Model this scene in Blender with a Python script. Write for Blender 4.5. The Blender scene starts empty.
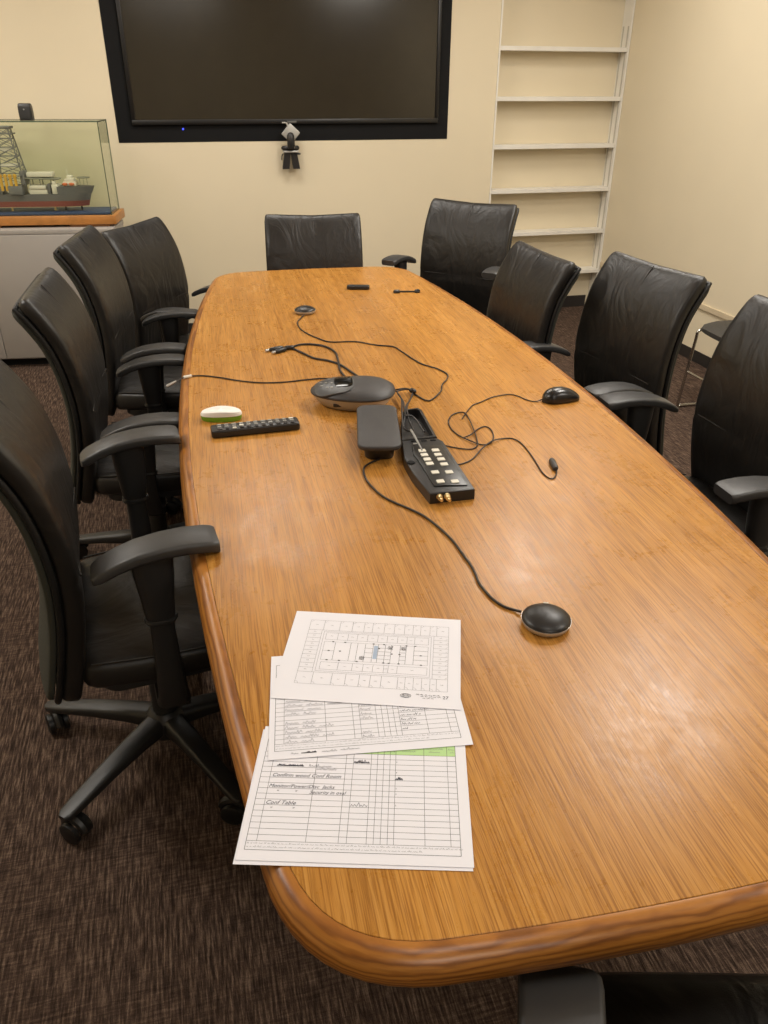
import bpy, bmesh, math, random
from math import sin, cos, pi, radians as R
from mathutils import Vector, Matrix
random.seed(7)
SC = bpy.context.scene
COL = SC.collection
V = Vector

# ------------------------------------------------------------------ camera
F, PITCH, ROLL, YAW = 780.88, 0.505045, 0.004623, 0.251017
CAM = V((0, 0, 1.54))
def cam_axes():
    fw = V((sin(YAW)*cos(PITCH), cos(YAW)*cos(PITCH), -sin(PITCH)))
    r = V((cos(YAW), -sin(YAW), 0)); u = r.cross(fw)
    return cos(ROLL)*r + sin(ROLL)*u, -sin(ROLL)*r + cos(ROLL)*u, fw
RT, UP, FW = cam_axes()
cd = bpy.data.cameras.new('camera'); cam = bpy.data.objects.new('camera', cd); COL.objects.link(cam)
m = Matrix.Identity(4)
for i in range(3):
    m[i][0], m[i][1], m[i][2], m[i][3] = RT[i], UP[i], -FW[i], CAM[i]
cam.matrix_world = m
cd.sensor_fit = 'VERTICAL'; cd.sensor_height = 24; cd.lens = F/1024*24; cd.clip_start = .02
SC.camera = cam
def at(px, py, z):
    d = RT*((px-384)/F) - UP*((py-512)/F) + FW
    return CAM + d*((z-CAM.z)/d.z)

# ------------------------------------------------------------------ materials
def lin(c):
    return tuple(((x/255)/12.92 if x/255 <= .04045 else ((x/255+.055)/1.055)**2.4) for x in c)
MATS = {}
def mat(name, rgb, rough=.5, metal=0., spec=.5, bump=0., bscale=60., var=0., vscale=8., coat=0., coat_rough=.1):
    """principled with optional noise bump and colour variation; rgb in sRGB 0..255"""
    if name in MATS: return MATS[name]
    mt = bpy.data.materials.new(name); mt.use_nodes = True
    nt = mt.node_tree; b = nt.nodes['Principled BSDF']
    c = (*lin(rgb), 1)
    b.inputs['Base Color'].default_value = c
    b.inputs['Roughness'].default_value = rough; b.inputs['Metallic'].default_value = metal
    b.inputs['Specular IOR Level'].default_value = spec
    b.inputs['Coat Weight'].default_value = coat; b.inputs['Coat Roughness'].default_value = coat_rough
    tc = nt.nodes.new('ShaderNodeTexCoord')
    n2 = nt.nodes.new('ShaderNodeTexNoise'); n2.inputs['Scale'].default_value = vscale; n2.inputs['Detail'].default_value = 4
    nt.links.new(tc.outputs['Object'], n2.inputs['Vector'])
    rp = nt.nodes.new('ShaderNodeValToRGB'); v = var if var else .06
    rp.color_ramp.elements[0].position = .3; rp.color_ramp.elements[1].position = .7
    rp.color_ramp.elements[0].color = (*[x*(1-v) for x in c[:3]], 1); rp.color_ramp.elements[1].color = (*[min(1, x*(1+v)) for x in c[:3]], 1)
    nt.links.new(n2.outputs['Fac'], rp.inputs['Fac']); nt.links.new(rp.outputs['Color'], b.inputs['Base Color'])
    if bump:
        n = nt.nodes.new('ShaderNodeTexNoise'); n.inputs['Scale'].default_value = bscale; n.inputs['Detail'].default_value = 5
        nt.links.new(tc.outputs['Object'], n.inputs['Vector'])
        bp = nt.nodes.new('ShaderNodeBump'); bp.inputs['Strength'].default_value = bump; bp.inputs['Distance'].default_value = .01
        nt.links.new(n.outputs['Fac'], bp.inputs['Height']); nt.links.new(bp.outputs['Normal'], b.inputs['Normal'])
    MATS[name] = mt
    return mt

def nodes(name):
    mt = bpy.data.materials.new(name); mt.use_nodes = True
    MATS[name] = mt
    return mt, mt.node_tree, mt.node_tree.nodes['Principled BSDF']
def noise(nt, vec, scale, detail=4, rough=.5, dist=0.):
    n = nt.nodes.new('ShaderNodeTexNoise'); n.inputs['Scale'].default_value = scale; n.inputs['Detail'].default_value = detail
    n.inputs['Roughness'].default_value = rough; n.inputs['Distortion'].default_value = dist
    nt.links.new(vec, n.inputs['Vector']); return n.outputs['Fac']
def mapping(nt, vec, scale=(1, 1, 1), rot=(0, 0, 0), loc=(0, 0, 0)):
    n = nt.nodes.new('ShaderNodeMapping'); n.inputs['Scale'].default_value = scale; n.inputs['Rotation'].default_value = rot; n.inputs['Location'].default_value = loc
    nt.links.new(vec, n.inputs['Vector']); return n.outputs['Vector']
def ramp(nt, fac, stops):
    r = nt.nodes.new('ShaderNodeValToRGB'); cr = r.color_ramp
    while len(cr.elements) < len(stops): cr.elements.new(.5)
    for e, (p, c) in zip(cr.elements, stops):
        e.position = p; e.color = (*c, 1) if len(c) == 3 else c
    nt.links.new(fac, r.inputs['Fac']); return r.outputs['Color']
def mix(nt, fac, a, b, mode='MIX'):
    n = nt.nodes.new('ShaderNodeMix'); n.data_type = 'RGBA'; n.blend_type = mode
    if isinstance(fac, (int, float)): n.inputs[0].default_value = fac
    else: nt.links.new(fac, n.inputs[0])
    for k, x in ((6, a), (7, b)):
        if isinstance(x, tuple): n.inputs[k].default_value = (*x, 1)
        else: nt.links.new(x, n.inputs[k])
    return n.outputs[2]
def objc(nt): return nt.nodes.new('ShaderNodeTexCoord').outputs['Object']
def bump(nt, b, h, strength, dist=.01):
    n = nt.nodes.new('ShaderNodeBump'); n.inputs['Strength'].default_value = strength; n.inputs['Distance'].default_value = dist
    nt.links.new(h, n.inputs['Height']); nt.links.new(n.outputs['Normal'], b.inputs['Normal'])

def make_veneer():
    mt, nt, b = nodes('oak_veneer'); o = objc(nt)
    fine = noise(nt, mapping(nt, o, (470, 10, 1)), 1, 3, .6)
    mid = noise(nt, mapping(nt, o, (150, 2.0, 1)), 1, 4, .6)
    broad = noise(nt, mapping(nt, o, (9, .35, 1)), 1, 3, .5)
    base = ramp(nt, mid, [(.25, lin((174, 118, 50))), (.5, lin((193, 137, 64))), (.75, lin((207, 153, 80)))])
    dark = ramp(nt, fine, [(.38, (.48, .38, .27)), (.54, (1, 1, 1))])
    c = mix(nt, .68, base, dark, 'MULTIPLY')
    br = ramp(nt, broad, [(.3, (.86, .84, .82)), (.7, (1.06, 1.05, 1.02))])
    c = mix(nt, 1., c, br, 'MULTIPLY')
    nt.links.new(c, b.inputs['Base Color'])
    wear = noise(nt, mapping(nt, o, (1, 1, 1)), 9, 6, .65, .4)
    fw = noise(nt, mapping(nt, o, (1, .6, 1)), 90, 4, .7, .3)
    rg = ramp(nt, wear, [(.35, (.25,)*3), (.65, (.36,)*3)])
    rg = mix(nt, .17, rg, ramp(nt, fw, [(.35, (.12,)*3), (.65, (.5,)*3)]))
    nt.links.new(rg, b.inputs['Roughness'])
    b.inputs['Specular IOR Level'].default_value = .32
    bump(nt, b, ramp(nt, fine, [(.3, (0, 0, 0)), (.6, (1, 1, 1))]), .08, .001)
    return mt
def make_edge_oak():
    mt, nt, b = nodes('oak_edge'); o = objc(nt)
    w = nt.nodes.new('ShaderNodeTexWave'); w.inputs['Scale'].default_value = 5; w.inputs['Distortion'].default_value = 7; w.inputs['Detail'].default_value = 3
    w.bands_direction = 'Z'; w.inputs['Detail Scale'].default_value = 1.2
    nt.links.new(mapping(nt, o, (1.6, .9, 9), (0, .1, 0)), w.inputs['Vector'])
    c = ramp(nt, w.outputs['Fac'], [(.0, lin((134, 82, 32))), (.35, lin((164, 104, 42))), (1., lin((178, 118, 50)))])
    f = noise(nt, mapping(nt, o, (14, 8, 260)), 1, 3, .6)
    c = mix(nt, .6, c, ramp(nt, f, [(.35, (.6, .52, .45)), (.55, (1, 1, 1))]), 'MULTIPLY')
    nt.links.new(c, b.inputs['Base Color']); b.inputs['Roughness'].default_value = .33
    return mt
def make_carpet():
    mt, nt, b = nodes('carpet'); o = objc(nt)
    a = noise(nt, mapping(nt, o, (190, 16, 1), (0, 0, R(3))), 1, 4, .65)
    bb = noise(nt, mapping(nt, o, (14, 170, 1), (0, 0, R(3))), 1, 4, .65)
    big = noise(nt, mapping(nt, o, (3, 3, 1)), 1, 3)
    f = mix(nt, ramp(nt, big, [(.4, (.08,)*3), (.62, (.42,)*3)]), ramp(nt, a, [(.35, (0,)*3), (.7, (1,)*3)]), ramp(nt, bb, [(.35, (0,)*3), (.7, (1,)*3)]))
    c = ramp(nt, f, [(.1, lin((52, 41, 35))), (.45, lin((86, 69, 59))), (.9, lin((142, 120, 103)))])
    sp = noise(nt, mapping(nt, o, (1, 1, 1)), 420, 2, .7)
    c = mix(nt, .7, c, ramp(nt, sp, [(.3, (.5,)*3), (.65, (1.2,)*3)]), 'MULTIPLY')
    nt.links.new(c, b.inputs['Base Color']); b.inputs['Roughness'].default_value = .95; b.inputs['Specular IOR Level'].default_value = .1
    bump(nt, b, mix(nt, .5, f, ramp(nt, sp, [(.2, (0,)*3), (.8, (1,)*3)])), .8, .006)
    return mt
def make_paint(name, rgb):
    mt, nt, b = nodes(name); o = objc(nt)
    n = noise(nt, o, 1.3, 3); l = lin(rgb)
    nt.links.new(ramp(nt, n, [(.3, tuple(x*.97 for x in l)), (.7, tuple(min(1, x*1.02) for x in l))]), b.inputs['Base Color'])
    b.inputs['Roughness'].default_value = .6; b.inputs['Specular IOR Level'].default_value = .35
    bump(nt, b, noise(nt, o, 260, 3), .08, .003)
    return mt
def make_leather():
    mt, nt, b = nodes('black_leather'); o = objc(nt)
    n1 = noise(nt, o, 5, 3); 
    nt.links.new(ramp(nt, n1, [(.3, lin((24, 22, 20))), (.7, lin((36, 33, 30)))]), b.inputs['Base Color'])
    wr = noise(nt, mapping(nt, o, (9, 5, 4.5), (0, R(25), R(20))), 1, 3, .5, 1.6)
    g = noise(nt, o, 420, 3)
    nt.links.new(ramp(nt, n1, [(.3, (.36,)*3), (.7, (.46,)*3)]), b.inputs['Roughness'])
    b.inputs['Specular IOR Level'].default_value = .5
    h = mix(nt, .06, ramp(nt, wr, [(.3, (0,)*3), (.7, (1,)*3)]), g)
    bump(nt, b, h, .28, .012)
    return mt
def make_glass():
    mt = bpy.data.materials.new('case_glass'); mt.use_nodes = True; nt = mt.node_tree
    nt.nodes.clear()
    out = nt.nodes.new('ShaderNodeOutputMaterial')
    tr = nt.nodes.new('ShaderNodeBsdfTransparent'); tr.inputs['Color'].default_value = (.968, .986, .95, 1)
    gl = nt.nodes.new('ShaderNodeBsdfGlossy'); gl.inputs['Roughness'].default_value = .02
    lw = nt.nodes.new('ShaderNodeLayerWeight'); lw.inputs['Blend'].default_value = .5
    pw = nt.nodes.new('ShaderNodeMath'); pw.operation = 'POWER'; pw.inputs[1].default_value = 4
    ma = nt.nodes.new('ShaderNodeMath'); ma.operation = 'MULTIPLY_ADD'; ma.inputs[1].default_value = .5; ma.inputs[2].default_value = .03
    nt.links.new(lw.outputs['Facing'], pw.inputs[0]); nt.links.new(pw.outputs[0], ma.inputs[0])
    mx = nt.nodes.new('ShaderNodeMixShader')
    nt.links.new(ma.outputs[0], mx.inputs[0]); nt.links.new(tr.outputs[0], mx.inputs[1]); nt.links.new(gl.outputs[0], mx.inputs[2])
    nt.links.new(mx.outputs[0], out.inputs['Surface'])
    MATS['case_glass'] = mt; return mt

VENEER = make_veneer(); EDGE = make_edge_oak(); CARPET = make_carpet()
WALL = make_paint('wall_paint', (224, 211, 183)); CEIL = make_paint('ceiling_paint', (232, 226, 212))
LEATHER = make_leather(); GLASS = make_glass()
SHELL = mat('chair_shell_fabric', (54, 54, 45), .8, bump=.3, bscale=500, var=.1)
PIPING = mat('chair_piping', (16, 15, 14), .55)
PLASTIC = mat('chair_plastic', (38, 37, 36), .42, bump=.05, bscale=700)
PADMAT = mat('arm_pad_rubber', (56, 55, 54), .42, bump=.06, bscale=800)
CASTERM = mat('caster_black', (24, 23, 22), .4)
SHELFW = mat('shelf_white', (232, 228, 218), .45)
BLACKTRIM = mat('black_lining', (17, 17, 18), .7, spec=.2)
BASEB = mat('rubber_baseboard', (38, 33, 30), .6)
CHROME = mat('chrome', (190, 188, 184), .16, metal=1)
SILVER = mat('silver_plastic', (186, 184, 178), .35, metal=.5)
DARKGAP = mat('joint_dark', (104, 64, 30), .7)
PAPER = mat('paper', (238, 237, 243), .75, var=.01, spec=.2)
INK = mat('print_ink', (92, 92, 96), .8, spec=.1)
INKL = mat('print_ink_light', (138, 138, 142), .8, spec=.1)
PEN = mat("pen_ink", (98, 99, 110), .8, spec=.1)
GREENINK = mat('green_header', (190, 224, 158), .8, spec=.1)
BLUEINK = mat('blue_fill', (176, 192, 214), .8, spec=.1)
DEVBLK = mat('device_black', (34, 32, 31), .38, bump=.03, bscale=900)
DEVMATTE = mat('device_matte', (58, 55, 54), .5, bump=.05, bscale=900, var=.12, vscale=30)
CABLE = mat('cable_black', (36, 30, 26), .5)
BTNW = mat('button_white', (225, 220, 205), .45)
BTNG = mat('button_grey', (150, 148, 142), .45)
BRASS = mat('brass', (236, 212, 158), .3, metal=.85)
CREDG = mat('credenza_laminate', (160, 154, 148), .5, var=.02)
OAKPL = mat('plinth_oak', (176, 118, 58), .42, var=.14, vscale=20)
GLEDGE = mat('glass_edge', (74, 92, 74), .25)
SCREEN = mat('tv_screen', (44, 39, 30), .16, spec=.6)
BEZEL = mat('tv_bezel', (22, 21, 21), .35)

# ------------------------------------------------------------------ mesh helpers
def link(name, bm, mats, parent=None, loc=None, smooth=40, rot=None):
    me = bpy.data.meshes.new(name)
    bmesh.ops.recalc_face_normals(bm, faces=bm.faces)
    bm.to_mesh(me); bm.free()
    for mt in (mats if isinstance(mats, (list, tuple)) else [mats]): me.materials.append(mt)
    if smooth:
        me.shade_smooth(); me.set_sharp_from_angle(angle=R(smooth))
    o = bpy.data.objects.new(name, me); COL.objects.link(o)
    if parent: o.parent = parent
    if loc is not None: o.location = loc
    if rot is not None: o.rotation_euler = rot
    return o
def thing(name, label, cat, loc=(0, 0, 0), rz=0, group=None):
    o = bpy.data.objects.new(name, None); COL.objects.link(o); o.empty_display_size = .05
    o.location = loc; o.rotation_euler = (0, 0, rz)
    return tag(o, label, cat, group)
def tag(o, label, cat, group=None):
    o['label'] = label; o['category'] = cat
    if group: o['group'] = group
    return o
def struct(o): o['kind'] = 'structure'; return o
def BM(): return bmesh.new()
def add_box(bm, lo, hi, bev=0, mi=0, seg=2):
    """axis-aligned box, bevelled"""
    t = bmesh.new()
    bmesh.ops.create_cube(t, size=1)
    for v in t.verts:
        v.co = V([lo[i] + (v.co[i]+.5)*(hi[i]-lo[i]) for i in range(3)])
    if bev: bmesh.ops.bevel(t, geom=t.edges[:], offset=bev, segments=seg, affect='EDGES', profile=.5)
    merge(bm, t, mi); return bm
def merge(bm, t, mi=0, M=None):
    vm = {}
    for v in t.verts: vm[v] = bm.verts.new(M @ v.co if M else v.co)
    for f in t.faces:
        try:
            nf = bm.faces.new([vm[v] for v in f.verts]); nf.material_index = mi
        except ValueError: pass
    t.free()
def add_loft(bm, rings, mi=0, cap=True, closed=True):
    vs = [[bm.verts.new(p) for p in r] for r in rings]
    n = len(rings[0])
    for a, b in zip(vs, vs[1:]):
        for i in range(n if closed else n-1):
            f = bm.faces.new((a[i], a[(i+1) % n], b[(i+1) % n], b[i])); f.material_index = mi
    if cap:
        for r in (vs[0], vs[-1]):
            try: bm.faces.new(r).material_index = mi
            except ValueError: pass
    return bm
def add_tube(bm, pts, r, n=8, mi=0, taper=None):
    pts = [V(p) for p in pts]
    rings = []; prev = None
    for i, p in enumerate(pts):
        d = (pts[min(i+1, len(pts)-1)] - pts[max(i-1, 0)]).normalized()
        if prev is None:
            a = V((0, 0, 1)) if abs(d.z) < .9 else V((1, 0, 0)); x = d.cross(a).normalized()
        else:
            x = (prev - d*prev.dot(d)).normalized()
        prev = x; y = d.cross(x)
        rr = r if taper is None else taper[i]
        rings.append([p + x*(rr*cos(2*pi*k/n)) + y*(rr*sin(2*pi*k/n)) for k in range(n)])
    return add_loft(bm, rings, mi)
def smooth_path(pts, sub=6):
    pts = [V(p) for p in pts]; out = []
    P = [pts[0]*2-pts[1]] + pts + [pts[-1]*2-pts[-2]]
    for i in range(1, len(P)-2):
        a, b, c, d = P[i-1:i+3]
        for k in range(sub):
            t = k/sub
            out.append(.5*((2*b) + (c-a)*t + (2*a-5*b+4*c-d)*t*t + (3*b-a-3*c+d)*t**3))
    out.append(pts[-1]); return out
def rrect(hx, hy, r, n=5):
    out = []
    for cx, cy, a0 in ((hx-r, hy-r, 0), (-hx+r, hy-r, 90), (-hx+r, -hy+r, 180), (hx-r, -hy+r, 270)):
        for k in range(n+1):
            a = R(a0 + 90*k/n); out.append((cx + r*cos(a), cy + r*sin(a)))
    return out
def superell(hx, hy, e=2.5, n=40):
    return [(hx*math.copysign(abs(cos(2*pi*k/n))**(2/e), cos(2*pi*k/n)), hy*math.copysign(abs(sin(2*pi*k/n))**(2/e), sin(2*pi*k/n))) for k in range(n)]
def inset(poly, d):
    """move every vertex of a ccw polygon inward by d along its normal"""
    out = []; n = len(poly)
    for i in range(n):
        a, b, c = V(poly[i-1]), V(poly[i]), V(poly[(i+1) % n])
        t1 = (b-a).normalized(); t2 = (c-b).normalized()
        nn = V((-t1.y-t2.y, t1.x+t2.x)); 
        if nn.length < 1e-6: nn = V((-t1.y, t1.x))
        nn.normalize()
        k = max(.5, nn.dot(V((-t1.y, t1.x))))
        out.append(tuple(b + nn*(d/k)))
    return out
def add_prism(bm, poly, z0, z1, bev=0, mi=0, seg=3, botbev=0):
    """vertical prism with rounded upper (and lower) rim"""
    rings = []
    if botbev:
        for k in range(seg+1):
            a = pi/2*k/seg; rings.append([(x, y, z0 + botbev*(1-sin(a))) for x, y in inset(poly, botbev*(1-cos(a)))][:] )
        rings = rings[::-1] if False else [[(x, y, z0+botbev*(1-cos(pi/2*k/seg))) for x, y in inset(poly, botbev*(1-sin(pi/2*k/seg)))] for k in range(seg+1)]
    else: rings.append([(x, y, z0) for x, y in poly])
    if bev:
        for k in range(seg+1):
            a = pi/2*k/seg
            rings.append([(x, y, z1-bev+bev*sin(a)) for x, y in inset(poly, bev*(1-cos(a)))])
    else: rings.append([(x, y, z1) for x, y in poly])
    return add_loft(bm, rings, mi)
def add_cyl(bm, p0, p1, r0, r1=None, n=20, mi=0):
    return add_tube(bm, [p0, p1], r0, n, mi, [r0, r1 if r1 is not None else r0])
def add_lathe(bm, prof, c=(0, 0, 0), n=28, sx=1, sy=1, mi=0):
    return add_loft(bm, [[(c[0]+sx*r*cos(2*pi*k/n), c[1]+sy*r*sin(2*pi*k/n), c[2]+z) for k in range(n)] for r, z in prof], mi)

# ------------------------------------------------------------------ room shell
YF, XR, CH = 5.45, 3.068, 2.55
XL, YB = -2.3, -3.6
bm = BM(); add_box(bm, (XL-.1, YB-.1, -.05), (XR+.1, YF+.4, 0)); struct(link('floor', bm, CARPET, smooth=0))
bm = BM(); add_box(bm, (XL-.1, YB-.1, CH), (XR+.1, YF+.4, CH+.05)); struct(link('ceiling', bm, CEIL, smooth=0))
# far wall with an opening for the TV recess and for the bookshelf niche
TV0, TV1, TZ0, TZ1 = -.269, 1.817, 1.201, 2.36
NX0 = 2.142
bm = BM()
add_box(bm, (XL-.1, YF, 0), (TV0, YF+.15, CH)); add_box(bm, (TV1, YF, 0), (NX0, YF+.15, CH))
add_box(bm, (TV0, YF, 0), (TV1, YF+.15, TZ0)); add_box(bm, (TV0, YF, TZ1), (TV1, YF+.15, CH))
add_box(bm, (NX0, YF+.115, 0), (XR+.1, YF+.2, CH)); add_box(bm, (NX0, YF, 2.08), (XR, YF+.115, CH))
struct(link('wall_far', bm, WALL, smooth=0))
bm = BM(); add_box(bm, (XR, YB, 0), (XR+.1, YF+.3, CH)); struct(link('wall_right', bm, WALL, smooth=0))
bm = BM(); add_box(bm, (XL-.1, YB, 0), (XL, YF, CH)); struct(link('wall_left', bm, WALL, smooth=0))
bm = BM(); add_box(bm, (XL-.1, YB-.1, 0), (XR+.1, YB, CH)); struct(link('wall_back', bm, WALL, smooth=0))
bm = BM(); add_box(bm, (XR-.008, YB, 0), (XR, YF-.01, .072), .002); struct(link('baseboard_right', bm, BASEB, smooth=0))
bm = BM(); add_box(bm, (XL, YF-.008, 0), (NX0-.002, YF, .085), .002); struct(link('baseboard_far', bm, BASEB, smooth=0))
bm = BM(); add_box(bm, (NX0+.03, YF+.107, 0), (XR-.03, YF+.115, .085), .002); struct(link('baseboard_niche', bm, BASEB, smooth=0))
bm = BM(); add_box(bm, (XR-.012, YB, .322), (XR, YF-.012, .356), .003); struct(link('trim_1', bm, mat('rail_paint', (206, 190, 160), .5), smooth=0))
# black lining of the TV recess
bm = BM(); t = .012
add_box(bm, (TV0+.001, YF-.002, TZ0+.001), (TV1-.001, YF+.012, TZ1-.001), 0)
struct(link('trim_2', bm, BLACKTRIM, smooth=0))

# ------------------------------------------------------------------ television
tv = thing('television', 'large black flat television in a black recess on the far wall', 'television', (.784, YF-.003, 1.298))
bm = BM(); TWH = .96
ix, iz = .022, .028
def tv_bezel():
    b = BM(); H = 1.0
    add_box(b, (-TWH, -.022, 0), (TWH, -.0, iz), .003); add_box(b, (-TWH, -.022, H-.018), (TWH, 0, H), .003)
    add_box(b, (-TWH, -.022, iz), (-TWH+ix, 0, H-.018), .003); add_box(b, (TWH-ix, -.022, iz), (TWH, 0, H-.018), .003)
    return b
link('bezel', tv_bezel(), BEZEL, tv)
bm.free(); bm = BM(); add_box(bm, (-TWH+ix, -.014, iz), (TWH-ix, 0, 1.0-.018)); link('screen', bm, SCREEN, tv, smooth=0)
bm = BM(); add_box(bm, (-.03, -.0235, .006), (.03, -.0215, .018), .0008); link('nameplate', bm, mat('nameplate_grey', (92, 90, 86), .4), tv)
led, nt, b = nodes('blue_led'); b.inputs['Base Color'].default_value = (.02, .03, .5, 1); b.inputs['Emission Color'].default_value = (.05, .08, 1, 1); b.inputs['Emission Strength'].default_value = 2.
bm = BM(); add_lathe(bm, [(.0058, 0), (.0058, .004), (.003, .006), (0.0005, .0062)], n=14)
link('status_light', bm, led, tv, loc=(.118-.784, .001, 1.274-1.298), rot=(R(90), 0, 0))

# video camera that hangs below the television
wc = thing('video_camera', 'small black conferencing camera with a silver square head hanging below the television', 'camera', (.764, YF-.03, 1.043))
bm = BM(); add_prism(bm, rrect(.042, .042, .006), 0, .018, .004)
link('camera_head', bm, [SILVER], wc, loc=(.004, -.03, .205), rot=(R(90), R(42), 0))
bm = BM(); add_loft(bm, [[(x*s, y*s, z) for x, y in superell(.024, .02, 2.2, 20)] for z, s in ((.118, .8), (.13, 1), (.17, 1), (.195, .9), (.208, .6), (.212, .2))])
link('camera_body', bm, DEVBLK, wc, loc=(.0, -.058, 0))
bm = BM(); add_lathe(bm, [(.02, .105), (.05, .108), (.058, .116), (.058, .124), (.05, .133), (.02, .136)], sx=1, sy=.55); link('mount_plate', bm, DEVBLK, wc, loc=(0, -.02, 0))
bm = BM(); add_box(bm, (-.047, -.046, .094), (.05, -.0, .107), .004); link('mount_band', bm, SILVER, wc)
for s in (-1, 1):
    bm = BM()
    add_loft(bm, [[(s*c - w, y, z) if False else (s*c + q*w, y, z) for q, y in ((-1, -.03), (1, -.03), (1, -.002), (-1, -.002))] for z, c, w in ((.0, .034, .021), (.05, .027, .02), (.1, .019, .019))])
    link('mount_leg', bm, DEVBLK, wc, smooth=0)
bm = BM(); add_tube(bm, smooth_path([(-.046, -.02, .09), (-.056, -.02, .075), (-.058, -.02, .052)]), .004); link('cable', bm, CABLE, wc)
bm = BM(); add_box(bm, (.03, -.034, .082), (.062, -.02, .092), .003); link('lever', bm, DEVBLK, wc)
bm = BM(); add_tube(bm, smooth_path([(0, -.028, .215), (-.012, -.022, .25), (-.02, -.02, .262), (-.045, -.02, .264)]), .005); link('top_hook', bm, SILVER, wc)

# ------------------------------------------------------------------ built-in bookshelf
bs = thing('bookshelf', 'tall white built-in bookshelf with empty shelves in the far right corner', 'bookshelf', ((NX0+XR)/2, YF, 0))
hw = (XR-NX0)/2 - .001
for s in (-1, 1):
    bm = BM(); add_box(bm, (min(s*hw, s*(hw-.011)), -.004, 0), (max(s*hw, s*(hw-.011)), .114, 2.079), .0015)
    link('side_panel', bm, SHELFW, bs, smooth=0)
bm = BM(); add_box(bm, (-hw+.012, 0, 2.055), (hw-.012, .113, 2.079), .0015); link('top_panel', bm, SHELFW, bs, smooth=0)
for z in (1.737, 1.448, 1.158, .876, .588, .302):
    bm = BM(); add_box(bm, (-hw+.012, .001, z-.026), (hw-.012, .112, z), .002); link('shelf', bm, SHELFW, bs, smooth=0)
for s in (-1, 1):
    for yy in (.018, .082):
        bm = BM(); x0 = s*(hw-.0115); add_box(bm, (min(x0, x0-s*.003), yy, .2), (max(x0, x0-s*.003), yy+.012, 1.86))
        link('shelf_standard', bm, mat('standard_grey', (188, 182, 170), .45), bs, smooth=0)

# ------------------------------------------------------------------ credenza, display case, ship model, speaker
CA = R(7.5)
CO = V((-.343, 5.0, 0))
cred = thing('credenza', 'grey laminate credenza against the far wall below the ship display case', 'cabinet', CO, -CA)
bm = BM(); add_box(bm, (-1.33, -.085, .05), (.008, .25, .768), .003); link('body', bm, CREDG, cred)
bm = BM(); add_box(bm, (-1.332, -.0875, .769), (.01, .252, .794), .003); link('top', bm, CREDG, cred)
bm = BM(); add_box(bm, (-1.31, -.045, 0), (-.02, .235, .049)); link('toe_kick', bm, BLACKTRIM, cred, smooth=0)
for x in (-1.325, -.722):
    bm = BM(); add_box(bm, (x, -.101, .06), (x+(.600 if x < -1 else .728), -.0865, .766), .002)
    d = link('door', bm, CREDG, cred)
case = thing('display_case', 'glass ship display case with an oak plinth standing on the grey credenza', 'display case', CO + V((0, 0, .795)), -CA)
CW = -1.16
bm = BM(); add_box(bm, (CW-.02, -.02, .012), (.022, .27, .060), .004); link('plinth', bm, OAKPL, case)
for x0, x1 in ((CW+.02, -.62), (-.24, -.02)):
    bm = BM(); add_box(bm, (x0, -.01, 0), (x1, .25, .012)); link('plinth_foot', bm, mat('foot_oak', (120, 78, 38), .6), case, smooth=0)
bm = BM(); add_box(bm, (CW+.012, .012, .061), (-.012, .238, .074), .002); link('blue_base', bm, mat('base_blue', (44, 66, 104), .55), case)
zt = 1.339-.795
panes = [((CW, 0, .061), (0, .005, zt-.006), 1), ((CW, .245, .061), (0, .25, zt-.006), 1), ((-.005, .0055, .061), (0, .2445, zt-.006), 0), ((CW, .0055, .061), (CW+.005, .2445, zt-.006), 0), ((CW, 0, zt-.0055), (0, .25, zt), 2)]
for lo, hi, ax in panes:
    bm = BM(); add_box(bm, lo, hi)
    bm.faces.ensure_lookup_table()
    for f in bm.faces:
        f.normal_update(); n = f.normal
        big = {0: abs(n.x), 1: abs(n.y), 2: abs(n.z)}[ax] > .9
        f.material_index = 0 if big else 1
    link('glass_pane', bm, [GLASS, GLEDGE], case, smooth=0)

sp = thing('speaker', 'small black desk speaker on top of the glass display case', 'speaker', CO + Matrix.Rotation(-CA, 3, 'Z') @ V((-.39, .09, 0)) + V((0, 0, 1.3395)), -CA)
bm = BM(); add_loft(bm, [[(x*sx, y*sy - .012*(1-sx), z) for x, y in rrect(.034, .028, .01)] for z, sx, sy in ((0, 1, 1), (.04, 1.02, 1), (.066, 1.0, .95), (.079, .93, .8), (.083, .8, .6))])
link('cabinet', bm, DEVBLK, sp)
bm = BM(); add_box(bm, (-.028, -.033, .008), (.028, -.0285, .068), .002); link('grille', bm, mat('grille_dark', (50, 49, 48), .7, bump=.4, bscale=900), sp)
bm = BM(); add_lathe(bm, [(.004, 0), (.004, .002), (.001, .0026)], n=12); link('logo_dot', bm, BTNG, sp, loc=(0, -.0325, .054), rot=(R(90), 0, 0))

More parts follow.
